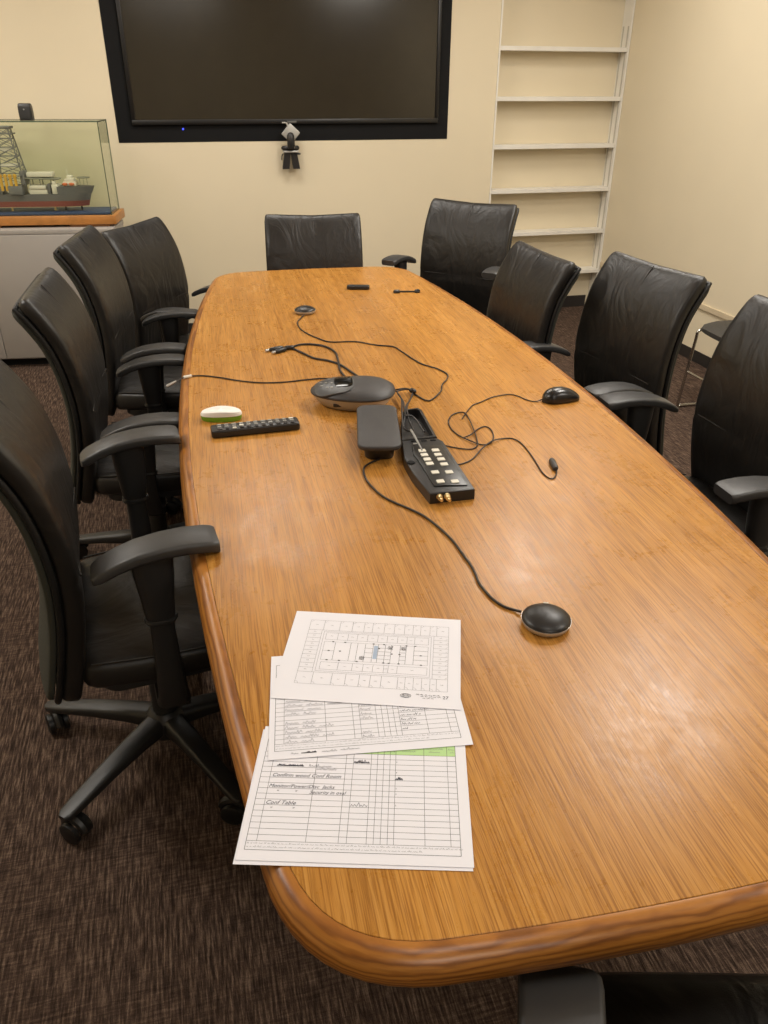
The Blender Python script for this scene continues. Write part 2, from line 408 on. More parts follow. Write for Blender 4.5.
ship = thing('ship_model', 'scale model drill ship with a red and grey hull inside the glass case', 'ship model', CO + Matrix.Rotation(-CA, 3, 'Z') @ V((-.025, .11, 0)) + V((0, 0, .8835)), -CA)
HR = mat('hull_red', (128, 62, 54), .5); HG = mat('hull_grey', (98, 98, 98), .5); DW = mat('deck_white', (222, 216, 200), .5)
OR = mat('lifeboat_orange', (206, 108, 60), .5); YL = mat('crane_yellow', (222, 172, 58), .5); LG = mat('lattice_grey', (112, 112, 112), .5); DKG = mat('deck_green_grey', (128, 128, 112), .6)
def hull_sec(x, hw_, z, flare=0): return hw_
def hull(z0, z1, mt, name):
    bm = BM(); rings = []
    for z in [z0 + (z1-z0)*k/3 for k in range(4)]:
        fl = (z-.01)/.08
        bow = -.116 + .028*fl; st = -1.02
        r = []
        xs = [st, st+.02, -.9, -.7, -.5, -.3, bow-.09, bow-.05, bow-.02, bow-.005, bow]
        ws = [.03, .042, .05, .052, .052, .052, .05, .036+.008*fl, .018+.01*fl, .007+.006*fl, .001]
        for x, w in zip(xs, ws): r.append((x, -w, z))
        for x, w in list(zip(xs, ws))[::-1]: r.append((x, w, z))
        rings.append(r)
    add_loft(bm, rings); return link(name, bm, mt, ship)
hull(.012, .042, HR, 'lower_hull'); hull(.0421, .078, HG, 'upper_hull')
bm = BM()
add_loft(bm, [[(-.27+.0*z, -.05, z), (-.17+.3*(z-.078), -.046, z), (-.105+.5*(z-.078), -.016, z), (-.089+.5*(z-.078), 0, z), (-.105+.5*(z-.078), .016, z), (-.17+.3*(z-.078), .046, z), (-.27, .05, z)] for z in (.0781, .1, .118)])
link('forecastle', bm, HG, ship)
for x in (-.16, -.25, -.31, -.55, -.8):
    bm = BM(); add_cyl(bm, (x, 0, -.0142), (x, 0, .013), .006, .004, 10); link('support_peg', bm, BRASS if x < -.3 else DEVBLK, ship)
bm = BM()
add_box(bm, (-.235, -.035, .1185), (-.165, .035, .142), .002); add_box(bm, (-.225, -.032, .142), (-.175, .032, .158), .002); add_box(bm, (-.212, -.022, .158), (-.185, .022, .173), .002)
link('bridge', bm, DW, ship)
bm = BM(); add_cyl(bm, (-.21, 0, .173), (-.21, 0, .215), .002, .001, 8); add_cyl(bm, (-.218, 0, .195), (-.202, 0, .195), .0012, n=6); link('mast', bm, DW, ship)
for x in (-.222, -.185):
    bm = BM(); add_lathe(bm, [(.001, -.009), (.006, -.007), (.0085, 0), (.006, .006), (.001, .008)], sx=1.9, n=14); link('lifeboat', bm, OR, ship, loc=(x, -.045, .131))
bm = BM(); add_lathe(bm, [(.035, 0), (.037, .002), (.037, .005), (.034, .006)], n=8)
for dx in (-.02, .0, .02): add_cyl(bm, (dx, -.01, -.04), (dx, -.01, 0), .0015, n=6)
link('helideck', bm, DKG, ship, loc=(-.125, 0, .1585))
bm = BM(); add_box(bm, (-.30, -.04, .0785), (-.265, .04, .128), .002); add_box(bm, (-.296, -.034, .128), (-.275, -.01, .146), .003); link('funnel_block', bm, DW, ship)
bm = BM(); add_box(bm, (-.425, -.042, .0785), (-.325, .042, .104), .002); add_box(bm, (-.42, -.046, .106), (-.33, .04, .124), .002); link('deck_house', bm, DW, ship)
bm = BM(); add_box(bm, (-.322, -.045, .0785), (-.308, .04, .132), .001); link('engine_wall', bm, HG, ship)
bm = BM(); add_box(bm, (-.428, -.03, .168), (-.285, .03, .192), .003); link('pipe_rack', bm, DW, ship)
bm = BM()
for x in (-.415, -.36, -.30): add_cyl(bm, (x, -.028, .12), (x, -.028, .17), .003, n=6); add_cyl(bm, (x, .028, .12), (x, .028, .17), .003, n=6)
for k in range(6): add_cyl(bm, (-.44, -.034+.012*k, .162), (-.255, -.034+.012*k, .156), .004, n=6)
link('pipe_bundle', bm, DKG, ship)
bm = BM(); add_box(bm, (-.53, -.068, .0785), (-.455, .05, .125), .003); add_box(bm, (-.462, -.04, .125), (-.438, .04, .2), .003); add_box(bm, (-.64, -.045, .0785), (-.57, .045, .115), .003); link('drill_floor', bm, LG, ship)
for k in range(4):
    bm = BM(); x = -.562+.026*k; add_cyl(bm, (x, -.056, .1), (x, -.056, .168), .008, n=10); add_lathe(bm, [(.001, .168), (.011, .17), (.011, .182), (.002, .188)], c=(x, -.056, 0), n=10); link('crane_post', bm, YL, ship)
def derrick():
    bm = BM(); cx = -.515; Z0, Z1 = .135, .415
    def c(t, sx, sy): return V((cx + sx*(.078-.042*t), sy*(.05-.022*t), Z0+(Z1-Z0)*t))
    L = [0, .16, .32, .5, .66, .82, 1]
    for sx in (-1, 1):
        for sy in (-1, 1): add_tube(bm, [c(t, sx, sy) for t in L], .0035, 6)
    for t0, t1 in zip(L, L[1:]):
        for a, b2 in (((-1, -1), (1, -1)), ((1, -1), (1, 1)), ((1, 1), (-1, 1)), ((-1, 1), (-1, -1))):
            add_cyl(bm, c(t0, *a), c(t1, *b2), .0018, n=5); add_cyl(bm, c(t0, *b2), c(t1, *a), .0018, n=5); add_cyl(bm, c(t1, *a), c(t1, *b2), .002, n=5)
    add_box(bm, (cx-.05, -.035, Z1), (cx+.05, .035, Z1+.012), .002); add_box(bm, (cx-.055, -.04, Z0+.9*(Z1-Z0)), (cx+.055, .04, Z0+.92*(Z1-Z0)))
    return bm
link('derrick', derrick(), LG, ship, smooth=0)
for lo, hi in (((-.545, -.03, .3), (-.485, -.005, .318)), ((-.555, -.035, .22), (-.475, .02, .236))):
    bm = BM(); add_box(bm, lo, hi, .002); link('derrick_platform', bm, DW, ship)

# ------------------------------------------------------------------ conference table
TA = R(-2.2)
TO = V((.637*.8, 1.4*.8, 0))
tab = thing('conference_table', 'long boat-shaped oak conference table with a rounded solid edge', 'table', TO, TA)
def Wd(v): return .598 - .05*(v-1.03)**2
def outline():
    vn, vf = -.695, 2.752; d = .15
    def near(u): return vn + .03*(u/.5)**2
    def far(u): return vf - .03*(u/.5)**2
    cn = near(.48); uc = Wd(cn); cf = far(.45); uf = Wd(cf)
    def bez(S, C, E, n=10): return [tuple(V(S)*(1-t)**2 + V(C)*2*t*(1-t) + V(E)*t*t) for t in [k/n for k in range(n+1)]]
    pts = []
    N = 40
    for k in range(N+1):                       # right side going far
        v = cn+d + (cf-d-cn-d)*k/N; pts.append((Wd(v), v))
    pts += bez((Wd(cf-d), cf-d), (uf, cf), (uf-d, far(uf-d)))[1:]
    for k in range(1, 20):
        u = (uf-d)*(1-2*k/20); pts.append((u, far(u)))
    pts += bez((-(uf-d), far(uf-d)), (-uf, cf), (-Wd(cf-d), cf-d))
    for k in range(1, N+1):
        v = cf-d + (cn+d-cf+d)*k/N; pts.append((-Wd(v), v))
    pts += bez((-Wd(cn+d), cn+d), (-uc, cn), (-(uc-d), near(uc-d)))[1:]
    for k in range(1, 20):
        u = -(uc-d)*(1-2*k/20); pts.append((u, near(u)))
    pts += bez((uc-d, near(uc-d)), (uc, cn), (Wd(cn+d), cn+d))[:-1]
    return pts
OUT = outline()
ZT = .74
bm = BM(); inn = inset(OUT, .0285)
add_loft(bm, [[(x, y, .70) for x, y in inn], [(x, y, ZT-.0006) for x, y in inn], [(x, y, ZT) for x, y in inset(inn, .0008)]])
link('tabletop', bm, VENEER, tab, smooth=30)
bm = BM(); rings = []
prof = [(.0282, ZT-.001), (.0276, ZT-.0003), (.024, ZT)] + [(.024-.024*sin(a), ZT-.026+.026*cos(a)) for a in [pi/2*k/6 for k in range(1, 7)]] + [(.02-.02*cos(a), ZT-.030-.022*sin(a)) for a in [pi/2*k/5 for k in range(1, 6)]] + [(.0275, ZT-.052)]
for dd, z in prof: rings.append([(x, y, z) for x, y in inset(OUT, dd)])
add_loft(bm, rings, cap=False); add_loft(bm, [rings[-1], rings[0]], cap=False); link('edge_band', bm, EDGE, tab, smooth=35)
bm = BM(); add_loft(bm, [[(x, y, .692) for x, y in inset(OUT, .04)], [(x, y, .6995) for x, y in inset(OUT, .04)]]); link('underside', bm, DARKGAP, tab)
WOODD = mat('pedestal_wood', (74, 46, 26), .5, var=.15, vscale=15)
for v0 in (-.08, 1.03, 2.14):
    bm = BM(); add_box(bm, (-.2, v0-.05, .05), (.2, v0+.05, .692), .012); add_box(bm, (-.3, v0-.09, 0), (.3, v0+.09, .05), .012); link('pedestal', bm, WOODD, tab)
bm = BM(); add_box(bm, (-.02, -.02, .30), (.02, .97, .46), .006); add_box(bm, (-.02, 1.09, .30), (.02, 2.08, .46), .006); link('stretcher', bm, WOODD, tab)

# ------------------------------------------------------------------ office chairs
PROF = [(-.206, .366), (-.198, .40), (-.182, .47), (-.168, .54), (-.158, .61), (-.153, .68), (-.157, .755), (-.169, .83), (-.190, .90), (-.222, .96), (-.244, .992), (-.262, 1.014)]
def prof_at(t):
    """smooth point and forward normal of the back's side profile, t in 0..1"""
    x = t*(len(PROF)-1); i = min(int(x), len(PROF)-2); f = x-i
    P = lambda k: V((0, *PROF[max(0, min(len(PROF)-1, k))]))
    a, b, c, d = P(i-1), P(i), P(i+1), P(i+2)
    p = .5*((2*b) + (c-a)*f + (2*a-5*b+4*c-d)*f*f + (3*b-a-3*c+d)*f**3)
    q = .5*((c-a) + 2*(2*a-5*b+4*c-d)*f + 3*(3*b-a-3*c+d)*f*f)
    q.normalize()
    return p, V((0, q.z, -q.y)) * 1.0, q
def back_hw(t):  # half width
    return .214 + .023*min(1, t/.45) if t < .45 else .237 - .004*(t-.45)/.55
def slab(bm, off, thick, wscale, t0, t1, n=30, curve=.018, mi=0, rim=.012, bulge=.0, seams=True):
    rings = []
    for k in range(n+1):
        t = t0 + (t1-t0)*k/n
        p, nn, tg = prof_at(t)
        # rounded ends
        e = min(k, n-k)/n*(1.12/.06)*.5
        s = math.sqrt(max(0, 1-(1-min(1, e))**2)) if e < 1 else 1
        s = max(s, .12)
        th = thick*s/2
        hw_ = (back_hw(t)*wscale) - (.018*(1-s))
        if t < .12: hw_ -= .05*((.12-t)/.12)**2
        ring = []
        for x, y in superell(hw_, th, 5.0, 44):
            u = x/hw_
            crown = bulge*(1-u*u)*(1-(2*(t-.5))**4) if y > 0 else 0
            g = 0
            if seams and y > 0:
                if t > .46: g -= .0022*math.exp(-(x/.005)**2)
                g -= .004*math.exp(-((t-.46)/.012)**2)
            ring.append(p + nn*(off + y + crown + g + curve*u*u) + V((x, 0, 0)))
        rings.append(ring)
    add_loft(bm, rings, mi)
def edge_path(off, wscale, t0, t1, curve=.018, n=26):
    a = []
    for k in range(n+1):
        t = t0 + (t1-t0)*k/n; p, nn, tg = prof_at(t); w = back_hw(t)*wscale
        if t < .12: w -= .05*((.12-t)/.12)**2
        a.append(p + nn*(off+curve) + V((w, 0, 0)))
    return a
def pad_mesh(s):
    """arched arm pad, tip forward (+y)"""
    bm = BM(); rings = []; L = [(-.105, .6, -.040), (-.1, .88, -.037), (-.085, .97, -.031), (-.05, 1, -.017), (-.01, 1.02, -.006), (.04, 1.06, 0), (.09, 1.1, .001), (.135, 1.12, -.003), (.15, 1.08, -.006), (.156, .95, -.008)]
    for y, w, z in [(a_*.92+.004, b_, c_) for a_, b_, c_ in L]:
        th = .012 if w > .9 else .008
        r = []
        for px_, pz in rrect(.037*w, th, .0075 if th > .01 else .005, 3):
            r.append((px_, y, z - .012 + pz))
        rings.append(r)
    add_loft(bm, rings); return bm
def make_chair():
    t = thing('office_chair', '', 'chair')
    up = []       # parts which rise with the seat
    # seat cushion
    bm = BM(); rings = []
    for k in range(25):
        f = k/24; y = -.165 + .435*f
        e = min(f, 1-f)/.12; s = math.sqrt(max(0, 1-(1-min(1, e))**2)); s = max(s, .1)
        hw_ = .225 + .022*sin(pi*min(1, f*1.1)*.8); hw_ -= .05*(1-s)
        drop = .018*max(0, (f-.7)/.3)**2
        rr = []
        for x, z in superell(hw_, .047*(.55+.45*s), 4.2, 40):
            u = x/hw_
            rr.append((x, y, .443 - drop + z + (.010*(1-u*u)*s if z > 0 else 0)))
        rings.append(rr)
    add_loft(bm, rings)
    for s in (-1, 1):
        add_tube(bm, [(s*(.222+.020*sin(pi*min(1, (k/12)*1.0)*.85)), -.13+.35*k/12, .478-.006*max(0, (k/12-.7)/.3)) for k in range(13)], .0022, 6)
    up.append(link('seat', bm, LEATHER, t, smooth=60))
    bm = BM(); add_prism(bm, rrect(.2, .175, .05), .375, .398, .006); up.append(link('seat_pan', bm, PLASTIC, t, loc=(0, .05, 0)))
    # backrest
    bm = BM(); slab(bm, .0, .052, 1, .0, 1, n=44, bulge=.008)
    bk = link('backrest', bm, LEATHER, t, smooth=60); up.append(bk)
    bm = BM(); slab(bm, -.040, .022, .97, .01, .98, n=30, seams=False, curve=.016)
    up.append(link('back_shell', bm, SHELL, t, smooth=60))
    bm = BM()
    e = edge_path(-.0275, .975, .02, .97); l = [V((-p.x, p.y, p.z)) for p in e]
    add_tube(bm, e + [V((x*e[-1].x, e[-1].y-.012*0, e[-1].z+.004)) for x in (.8, .3, -.3, -.8)] + l[::-1], .0075, 8)
    up.append(link('piping', bm, PIPING, t, smooth=60))
    bm = BM()
    add_tube(bm, [prof_at(.46)[0] + prof_at(.46)[1]*(.0292+.012*u*u) + V((u*.225, 0, 0)) for u in [.9*(k/10-1) for k in range(21)]], .0022, 6)
    add_tube(bm, [prof_at(q)[0] + prof_at(q)[1]*.0302 for q in [.47+.47*k/16 for k in range(17)]], .0018, 6)
    sm = link('seam', bm, mat('seam_thread', (46, 42, 38), .5), bk, smooth=60)
    # mechanism and column
    bm = BM(); add_prism(bm, rrect(.085, .13, .03), .325, .374, .008); add_tube(bm, smooth_path([(0, -.1, .35), (0, -.17, .345), (0, -.205, .36), (0, -.216, .40), (0, -.212, .44)]), .02, 10)
    up.append(link('tilt_mechanism', bm, PLASTIC, t))
    bm = BM(); add_tube(bm, smooth_path([(.07, .02, .348), (.17, .03, .35), (.225, .04, .345)]), .005, 8); add_box(bm, (.215, .025, .336), (.25, .055, .352), .005); up.append(link('lever', bm, PLASTIC, t))
    bm = BM(); add_cyl(bm, (0, 0, .11), (0, 0, .26), .03, .028); add_cyl(bm, (0, 0, .26), (0, 0, .33), .018); link('gas_column', bm, PLASTIC, t)
    # five star base
    bm = BM(); add_lathe(bm, [(.03, .055), (.05, .06), (.055, .085), (.05, .115), (.034, .13)], n=30)
    base = link('star_base', bm, PLASTIC, t)
    for k in range(5):
        M = Matrix.Rotation(2*pi*k/5, 4, 'Z')
        bm = BM(); rings = []
        for x, w, zt, h in ((.03, .03, .122, .055), (.1, .027, .117, .042), (.2, .024, .104, .03), (.3, .021, .088, .022), (.335, .018, .082, .018), (.345, .01, .08, .012)):
            rings.append([(x, yy, zt-h/2+zz) for yy, zz in rrect(w, h/2, min(w, h/2)*.6, 3)])
        add_loft(bm, rings); bmesh.ops.transform(bm, matrix=M, verts=bm.verts); link('base_leg', bm, PLASTIC, base)
        bm = BM(); sw = random.uniform(-1, 1)
        for s in (-1, 1):
            add_tube(bm, [(-.012, s*.011, .0285), (-.012, s*.013, .0285), (-.012, s*.024, .0285), (-.012, s*.027, .0285)], .028, 20, taper=[.024, .028, .028, .022])
        add_tube(bm, [(-.012+.030*cos(a), 0, .0285+.030*sin(a)) for a in [R(-10+ 20*j) for j in range(10)]], .012, 8)
        add_cyl(bm, (0, 0, .045), (0, 0, .075), .009, n=10)
        bmesh.ops.transform(bm, matrix=M @ Matrix.Translation((.325, 0, 0)) @ Matrix.Rotation(sw*2.2, 4, 'Z'), verts=bm.verts); link('caster', bm, CASTERM, base)
    # arms
    arms = []
    for s in (-1, 1):
        X = s*.272
        bm = BM()
        add_loft(bm, [[(X + x, y+.02+dy, z) for x, y in superell(a, b_, 2.6, 20)] for z, a, b_, dy in ((.70, .026, .041, .0), (.66, .026, .039, 0), (.60, .0235, .033, 0), (.555, .022, .029, 0))])
        ar = link('armrest', bm, PLASTIC, t); arms.append((ar, s))
        bm = BM(); add_loft(bm, [[(X + x, y+.02, z) for x, y in superell(a, b_, 2.4, 20)] for z, a, b_ in ((.558, .0235, .0315), (.552, .0255, .0335), (.547, .0235, .0315))]); link('arm_collar', bm, PLASTIC, ar)
        o = link('arm_pad', pad_mesh(s), PADMAT, ar, loc=(X, .0, .728))
        bm = BM()
        rings = []
        for (x, z, a, b_) in ((X, .60, .017, .024), (X, .5, .017, .026), (X, .41, .017, .03), (X-s*.006, .375, .017, .034), (X-s*.03, .357, .014, .036), (X-s*.08, .356, .012, .036), (X-s*.13, .362, .012, .034)):
            rings.append((x, z, a, b_))
        rs = []
        for i, (x, z, a, b_) in enumerate(rings):
            j0, j1 = max(0, i-1), min(len(rings)-1, i+1)
            d = V((rings[j1][0]-rings[j0][0], 0, rings[j1][1]-rings[j0][1])).normalized(); nx = V((d.z, 0, -d.x))
            rs.append([V((x, .02, z)) + nx*p + V((0, q, 0)) for p, q in superell(a, b_, 3, 16)])
        add_loft(bm, rs); up.append(link('arm_bracket', bm, PLASTIC, t))
    return t
def kids(o): return [c for c in bpy.data.objects if c.parent == o]
CH_KIDS = None
def copy_tree(o, parent=None):
    c = o.copy(); COL.objects.link(c)
    if parent: c.parent = parent
    for k in kids(o): copy_tree(k, c)
    return c
RISE = ('seat', 'seat_pan', 'backrest', 'back_shell', 'piping', 'tilt_mechanism', 'lever', 'arm_bracket', 'armrest')
def pose(c, x, y, heading, lift, armz, base_deg, label, wide=0.):
    c.location = (x, y, 0); c.rotation_euler = (0, 0, R(heading-90)); c['label'] = label; c['group'] = 'black leather office chairs round the table'
    for k in kids(c):
        n = k.name.split('.')[0]
        if n in RISE: k.location.z += lift
        if n == 'armrest':
            k.location.z += armz - .73 - lift
            s = 1 if k.bound_box[0][0] > 0 else -1
            k.location.x += s*wide
        if n == 'arm_bracket':
            s = 1 if k.bound_box[0][0] + k.bound_box[4][0] > 0 else -1
            k.location.x += s*wide
        if n == 'star_base': k.rotation_euler.z = R(base_deg - heading + 90)
proto = make_chair()
CHAIRS = [
 (-.168, 1.605, 6.5, 0, .775, 155, 'black leather office chair nearest the camera on the left side of the table', .0),
 (-.18, 2.545, -2, -.02, .67, 20, 'second black leather office chair from the camera on the left side, beside the tv remote', .02),
 (-.125, 3.23, -8, .0, .672, 50, 'third black leather office chair from the camera on the left, seen almost edge-on', -.02),
 (.017, 3.731, -30, -.055, .672, 46, 'black leather office chair at the far left table corner nearest the ship display', -.04),
 (.630, 3.768, -97, -.060, .64, 30, 'black leather office chair at the head of the table below the television', 0),
 (1.298, 3.762, -135, -.016, .770, 0, 'black leather office chair at the far right table corner in front of the bookshelf', 0),
 (1.106, 2.81, 182, -.05, .64, 40, 'smaller looking black leather chair on the right, second from the bookshelf', 0),
 (1.313, 2.35, -172.5, -.019, .70, 60, 'black leather office chair on the right beside the computer mouse', -.03),
 (1.32, 1.665, 179, -.008, .72, 15, 'black leather office chair nearest the camera on the right, cut by the photo edge', .025),
 (.524, .25, 75, 0, .686, 33, 'black leather office chair at the near table end, only arm pad and seat visible', 0),
]
pool = [proto] + [copy_tree(proto) for _ in CHAIRS[1:]]
for c, a in zip(pool, CHAIRS): pose(c, *a)
for k in kids(pool[-1]):                 # the near chair's pads are swivelled a little outwards
    for q in kids(k):
        if q.name.startswith('arm_pad'): q.rotation_euler.z = R(-10); q.scale = (1.12, 1, 1)

# guest chair by the right wall
gc = thing('guest_chair', 'black guest chair with thin chrome sled legs against the right wall', 'chair', (2.755, 3.22, 0), R(90))
bm = BM(); rings = []
for k in range(13):
    f = k/12; y = -.2+.42*f; e = min(f, 1-f)/.15; s = math.sqrt(max(0, 1-(1-min(1, e))**2)); s = max(s, .15)
    rings.append([(x, y, .445 + z + .01*(x/.22)**2 - .015*max(0, f-.75)/.25) for x, z in superell(.225-.04*(1-s), .02*(.5+.5*s), 3.5, 32)])
add_loft(bm, rings); link('seat', bm, mat('guest_seat', (52, 50, 47), .55, bump=.1, bscale=400), gc, smooth=60)
bm = BM(); rings = []
for k in range(11):
    f = k/10; e = min(f, 1-f)/.15; s = max(.15, math.sqrt(max(0, 1-(1-min(1, e))**2)))
    rings.append([(x, -.23-.05*f + q + .03*(1-(x/.22)**2)*-1, .56+.27*f) for x, q in superell(.22-.03*(1-s), .013, 3.5, 32)])
add_loft(bm, rings); link('backrest', bm, mat('guest_back', (30, 29, 28), .5), gc, smooth=60)
for s in (-1, 1):
    bm = BM(); x = s*.235
    add_tube(bm, smooth_path([(x, .17, .425), (x, .2, .41), (x, .205, .36), (x, .235, .03), (x, .22, .011), (x, .18, .009), (x, -.18, .009), (x, -.225, .011), (x, -.232, .03), (x, -.19, .42), (x, -.25, .6), (x, -.285, .76)], 5), .008, 10)
    link('leg_frame', bm, CHROME, gc, smooth=60)
for y, z in ((.219, .2), (-.208, .25), (.15, .42), (-.18, .42)):
    bm = BM(); add_cyl(bm, (-.235, y, z), (.235, y, z), .006, n=10); link('cross_bar', bm, CHROME, gc, smooth=60)

# ------------------------------------------------------------------ papers
def quad(bm, pts, z, mi):
    vs = [bm.verts.new((x, y, z)) for x, y in pts]; bm.faces.new(vs).material_index = mi
def stroke(bm, a, b, w, z, mi):
    a, b = V(a), V(b); d = (b-a)
    if d.length < 1e-6: return
    n = V((-d.y, d.x)).normalized()*w/2
    quad(bm, [a-n, b-n, b+n, a+n], z, mi)
def poly_stroke(bm, pts, w, z, mi):
    for a, b in zip(pts, pts[1:]): stroke(bm, a, b, w, z, mi)
def text_tris(s, size, shear=0.):
    cu = bpy.data.curves.new('t', 'FONT'); cu.body = s; cu.size = size; cu.shear = shear; cu.resolution_u = 2
    o = bpy.data.objects.new('t', cu); COL.objects.link(o)
    me = bpy.data.meshes.new_from_object(o.evaluated_get(bpy.context.evaluated_depsgraph_get()))
    out = [[(me.vertices[i].co.x, me.vertices[i].co.y) for i in p.vertices] for p in me.polygons]
    bpy.data.objects.remove(o); bpy.data.curves.remove(cu); bpy.data.meshes.remove(me)
    return out
def add_text(bm, s, x, y, size, z, mi, shear=0.):
    for poly in text_tris(s, size, shear): quad(bm, [(x+a, y+b) for a, b in poly], z, mi)
def scribble(bm, x, y, L, h, w, z, mi, rnd, dense=1.):
    """a short handwritten word: looping pen line"""
    pts = []; n = max(3, int(L/h*2.6*dense))
    for k in range(n+1):
        up = (k % 2) * h * rnd.choice((.55, .6, .7, 1.25))
        pts.append((x + L*k/n + rnd.uniform(-.15, .15)*h, y + up + rnd.uniform(-.1, .1)*h))
    poly_stroke(bm, pts, w, z, mi)
SW, SH = .2794, .2159
def sheet_bm(th=.0003, curl=0.):
    bm = BM(); nx = 8
    top = {}
    for zz, key in ((0, 'b'), (th, 't')):
        for i in range(nx+1):
            for j in range(nx+1): top[key, i, j] = bm.verts.new((-SW/2+SW*i/nx, -SH/2+SH*j/nx, zz))
    for key in 'bt':
        for i in range(nx):
            for j in range(nx): bm.faces.new([top[key, i, j], top[key, i+1, j], top[key, i+1, j+1], top[key, i, j+1]])
    for i in range(nx):
        for j, jj in ((0, 0), (nx, nx)):
            bm.faces.new([top['b', i, j], top['b', i+1, j], top['t', i+1, j], top['t', i, j]]); bm.faces.new([top['b', j, i], top['b', j, i+1], top['t', j, i+1], top['t', j, i]])
    return bm
COLX = [.03, .075, .285, .425, .46, .545, .575, .605, .635, .662, .797, .908, .949]
def form(rows, seed, handwriting, green=True):
    rnd = random.Random(seed); bm = sheet_bm(); z = .00045; z2 = .0006
    X = lambda f: -SW/2 + SW*f
    Y = lambda v: -SH/2 + v
    lw = .00045
    if green: quad(bm, [(X(.075), Y(.1695)), (X(.949), Y(.1695)), (X(.949), Y(.193)), (X(.075), Y(.193))], .00038, 4)
    for c in COLX: stroke(bm, (X(c), Y(.027 if c not in (.03, .949) else .0145)), (X(c), Y(.193)), lw*(1.3 if c in (.03, .949) else 1), z, 1)
    for k in range(17): stroke(bm, (X(.03), Y(.027+.0089*k)), (X(.949), Y(.027+.0089*k)), lw, z, 1)
    stroke(bm, (X(.03), Y(.0145)), (X(.949), Y(.0145)), lw*1.3, z, 1); stroke(bm, (X(.03), Y(.193)), (X(.949), Y(.193)), lw*1.3, z, 1)
    for v, a, b_ in ((.0228, .035, .945), (.0178, .035, .78)):            # two lines of fine print
        x = a
        while x < b_:
            l = rnd.uniform(.008, .022); scribble(bm, X(x), Y(v), SW*l, .0018, .0003, z2, 2, rnd, .8); x += l+.005
    for a, b_ in ((.30, .4), (.68, .78), (.81, .89), (.915, .945), (.1, .25)):
        scribble(bm, X(a), Y(.180), SW*(b_-a), .0025, .00035, z2, 2, rnd, .7)
        scribble(bm, X(a+.01), Y(.175), SW*(b_-a)*.7, .002, .00035, z2, 2, rnd, .7)
    for a in (.548, .578, .608, .638): scribble(bm, X(a)+.001, Y(.174), .005, .006, .0006, z2, 2, rnd, 1)
    handwriting(bm, X, Y, rnd, z2)
    return bm
def hw_bottom(bm, X, Y, rnd, z):
    r = lambda k: .027+.0089*k + .0012
    def word(s, f, row, size=.0085): add_text(bm, s, X(f), Y(r(row)), size, z, 3, .35)
    word('Conf Table', .078, 6)
    for f in (.1, .2): add_text(bm, '"', X(f), Y(r(5)-.001), .008, z, 3, .3)
    word('Monitor/Power/Disc  Jacks', .078, 9, .0078)
    for f in (.115, .20): add_text(bm, '"', X(f), Y(r(8)-.001), .008, z, 3, .3)
    word('Security in oval', .27, 8, .0075)
    word('Confirm wood Conf Room', .083, 11, .0082)
    for k in range(2): scribble(bm, X(.10), Y(r(13)+.0004), .035, .0026, .0007, z, 3, rnd, 1.6)
    scribble(bm, X(.25), Y(r(13)), .03, .0035, .0004, z, 3, rnd); scribble(bm, X(.29), Y(r(12)+.004), .026, .0035, .0004, z, 3, rnd)
    for k in range(2): scribble(bm, X(.465), Y(r(14)), .020, .0046, .0007, z, 3, rnd, 1.6)
    scribble(bm, X(.463), Y(r(6)), .022, .005, .0005, z, 3, rnd)
    for k in range(2): scribble(bm, X(.665), Y(r(11)), .009, .004, .0009, z, 3, rnd, 1.4)
    for row in (14, 12, 9, 8, 6): stroke(bm, (X(.667), Y(r(row)+.002)), (X(.668), Y(r(row)+.0045)), .0005, z, 3)
def hw_mid(bm, X, Y, rnd, z):
    r = lambda k: .027+.0089*k + .0012
    for k in range(0, 13):
        if k == 5: continue
        x = .08
        for j in range(rnd.choice((2, 2, 3))):
            L = rnd.uniform(.016, .026); scribble(bm, X(x), Y(r(k)), L, .0042, .00045, z, 3, rnd, .85); x += L/SW + .02
    for k in (8, 9, 10, 11):
        scribble(bm, X(.30), Y(r(k)), rnd.uniform(.014, .028), .003, .00045, z, 3, rnd)
    for k in (0, 1, 4, 5, 6, 7, 8, 9): scribble(bm, X(.464), Y(r(k)), rnd.uniform(.008, .018), .0042, .00045, z, 3, rnd)
    for k, L in ((1, .008), (2, .026), (3, .022), (4, .03), (5, .042), (6, .012), (7, .022), (8, .04), (9, .045)):
        x = .668
        while L > 0:
            l = min(L, .0075); scribble(bm, X(x), Y(r(k)+.0008), l, .0034, .0006, z, 3, rnd, .9); x += .0088/SW; L -= .009
    for k in range(2): scribble(bm, X(.16), Y(.0075), .02, .0022, .0007, z, 3, rnd, 1.6)
    scribble(bm, X(.11), Y(.007), .01, .003, .0004, z, 3, rnd); scribble(bm, X(.26), Y(.007), .02, .003, .0004, z, 3, rnd); scribble(bm, X(.35), Y(.008), .026, .003, .0004, z, 3, rnd)
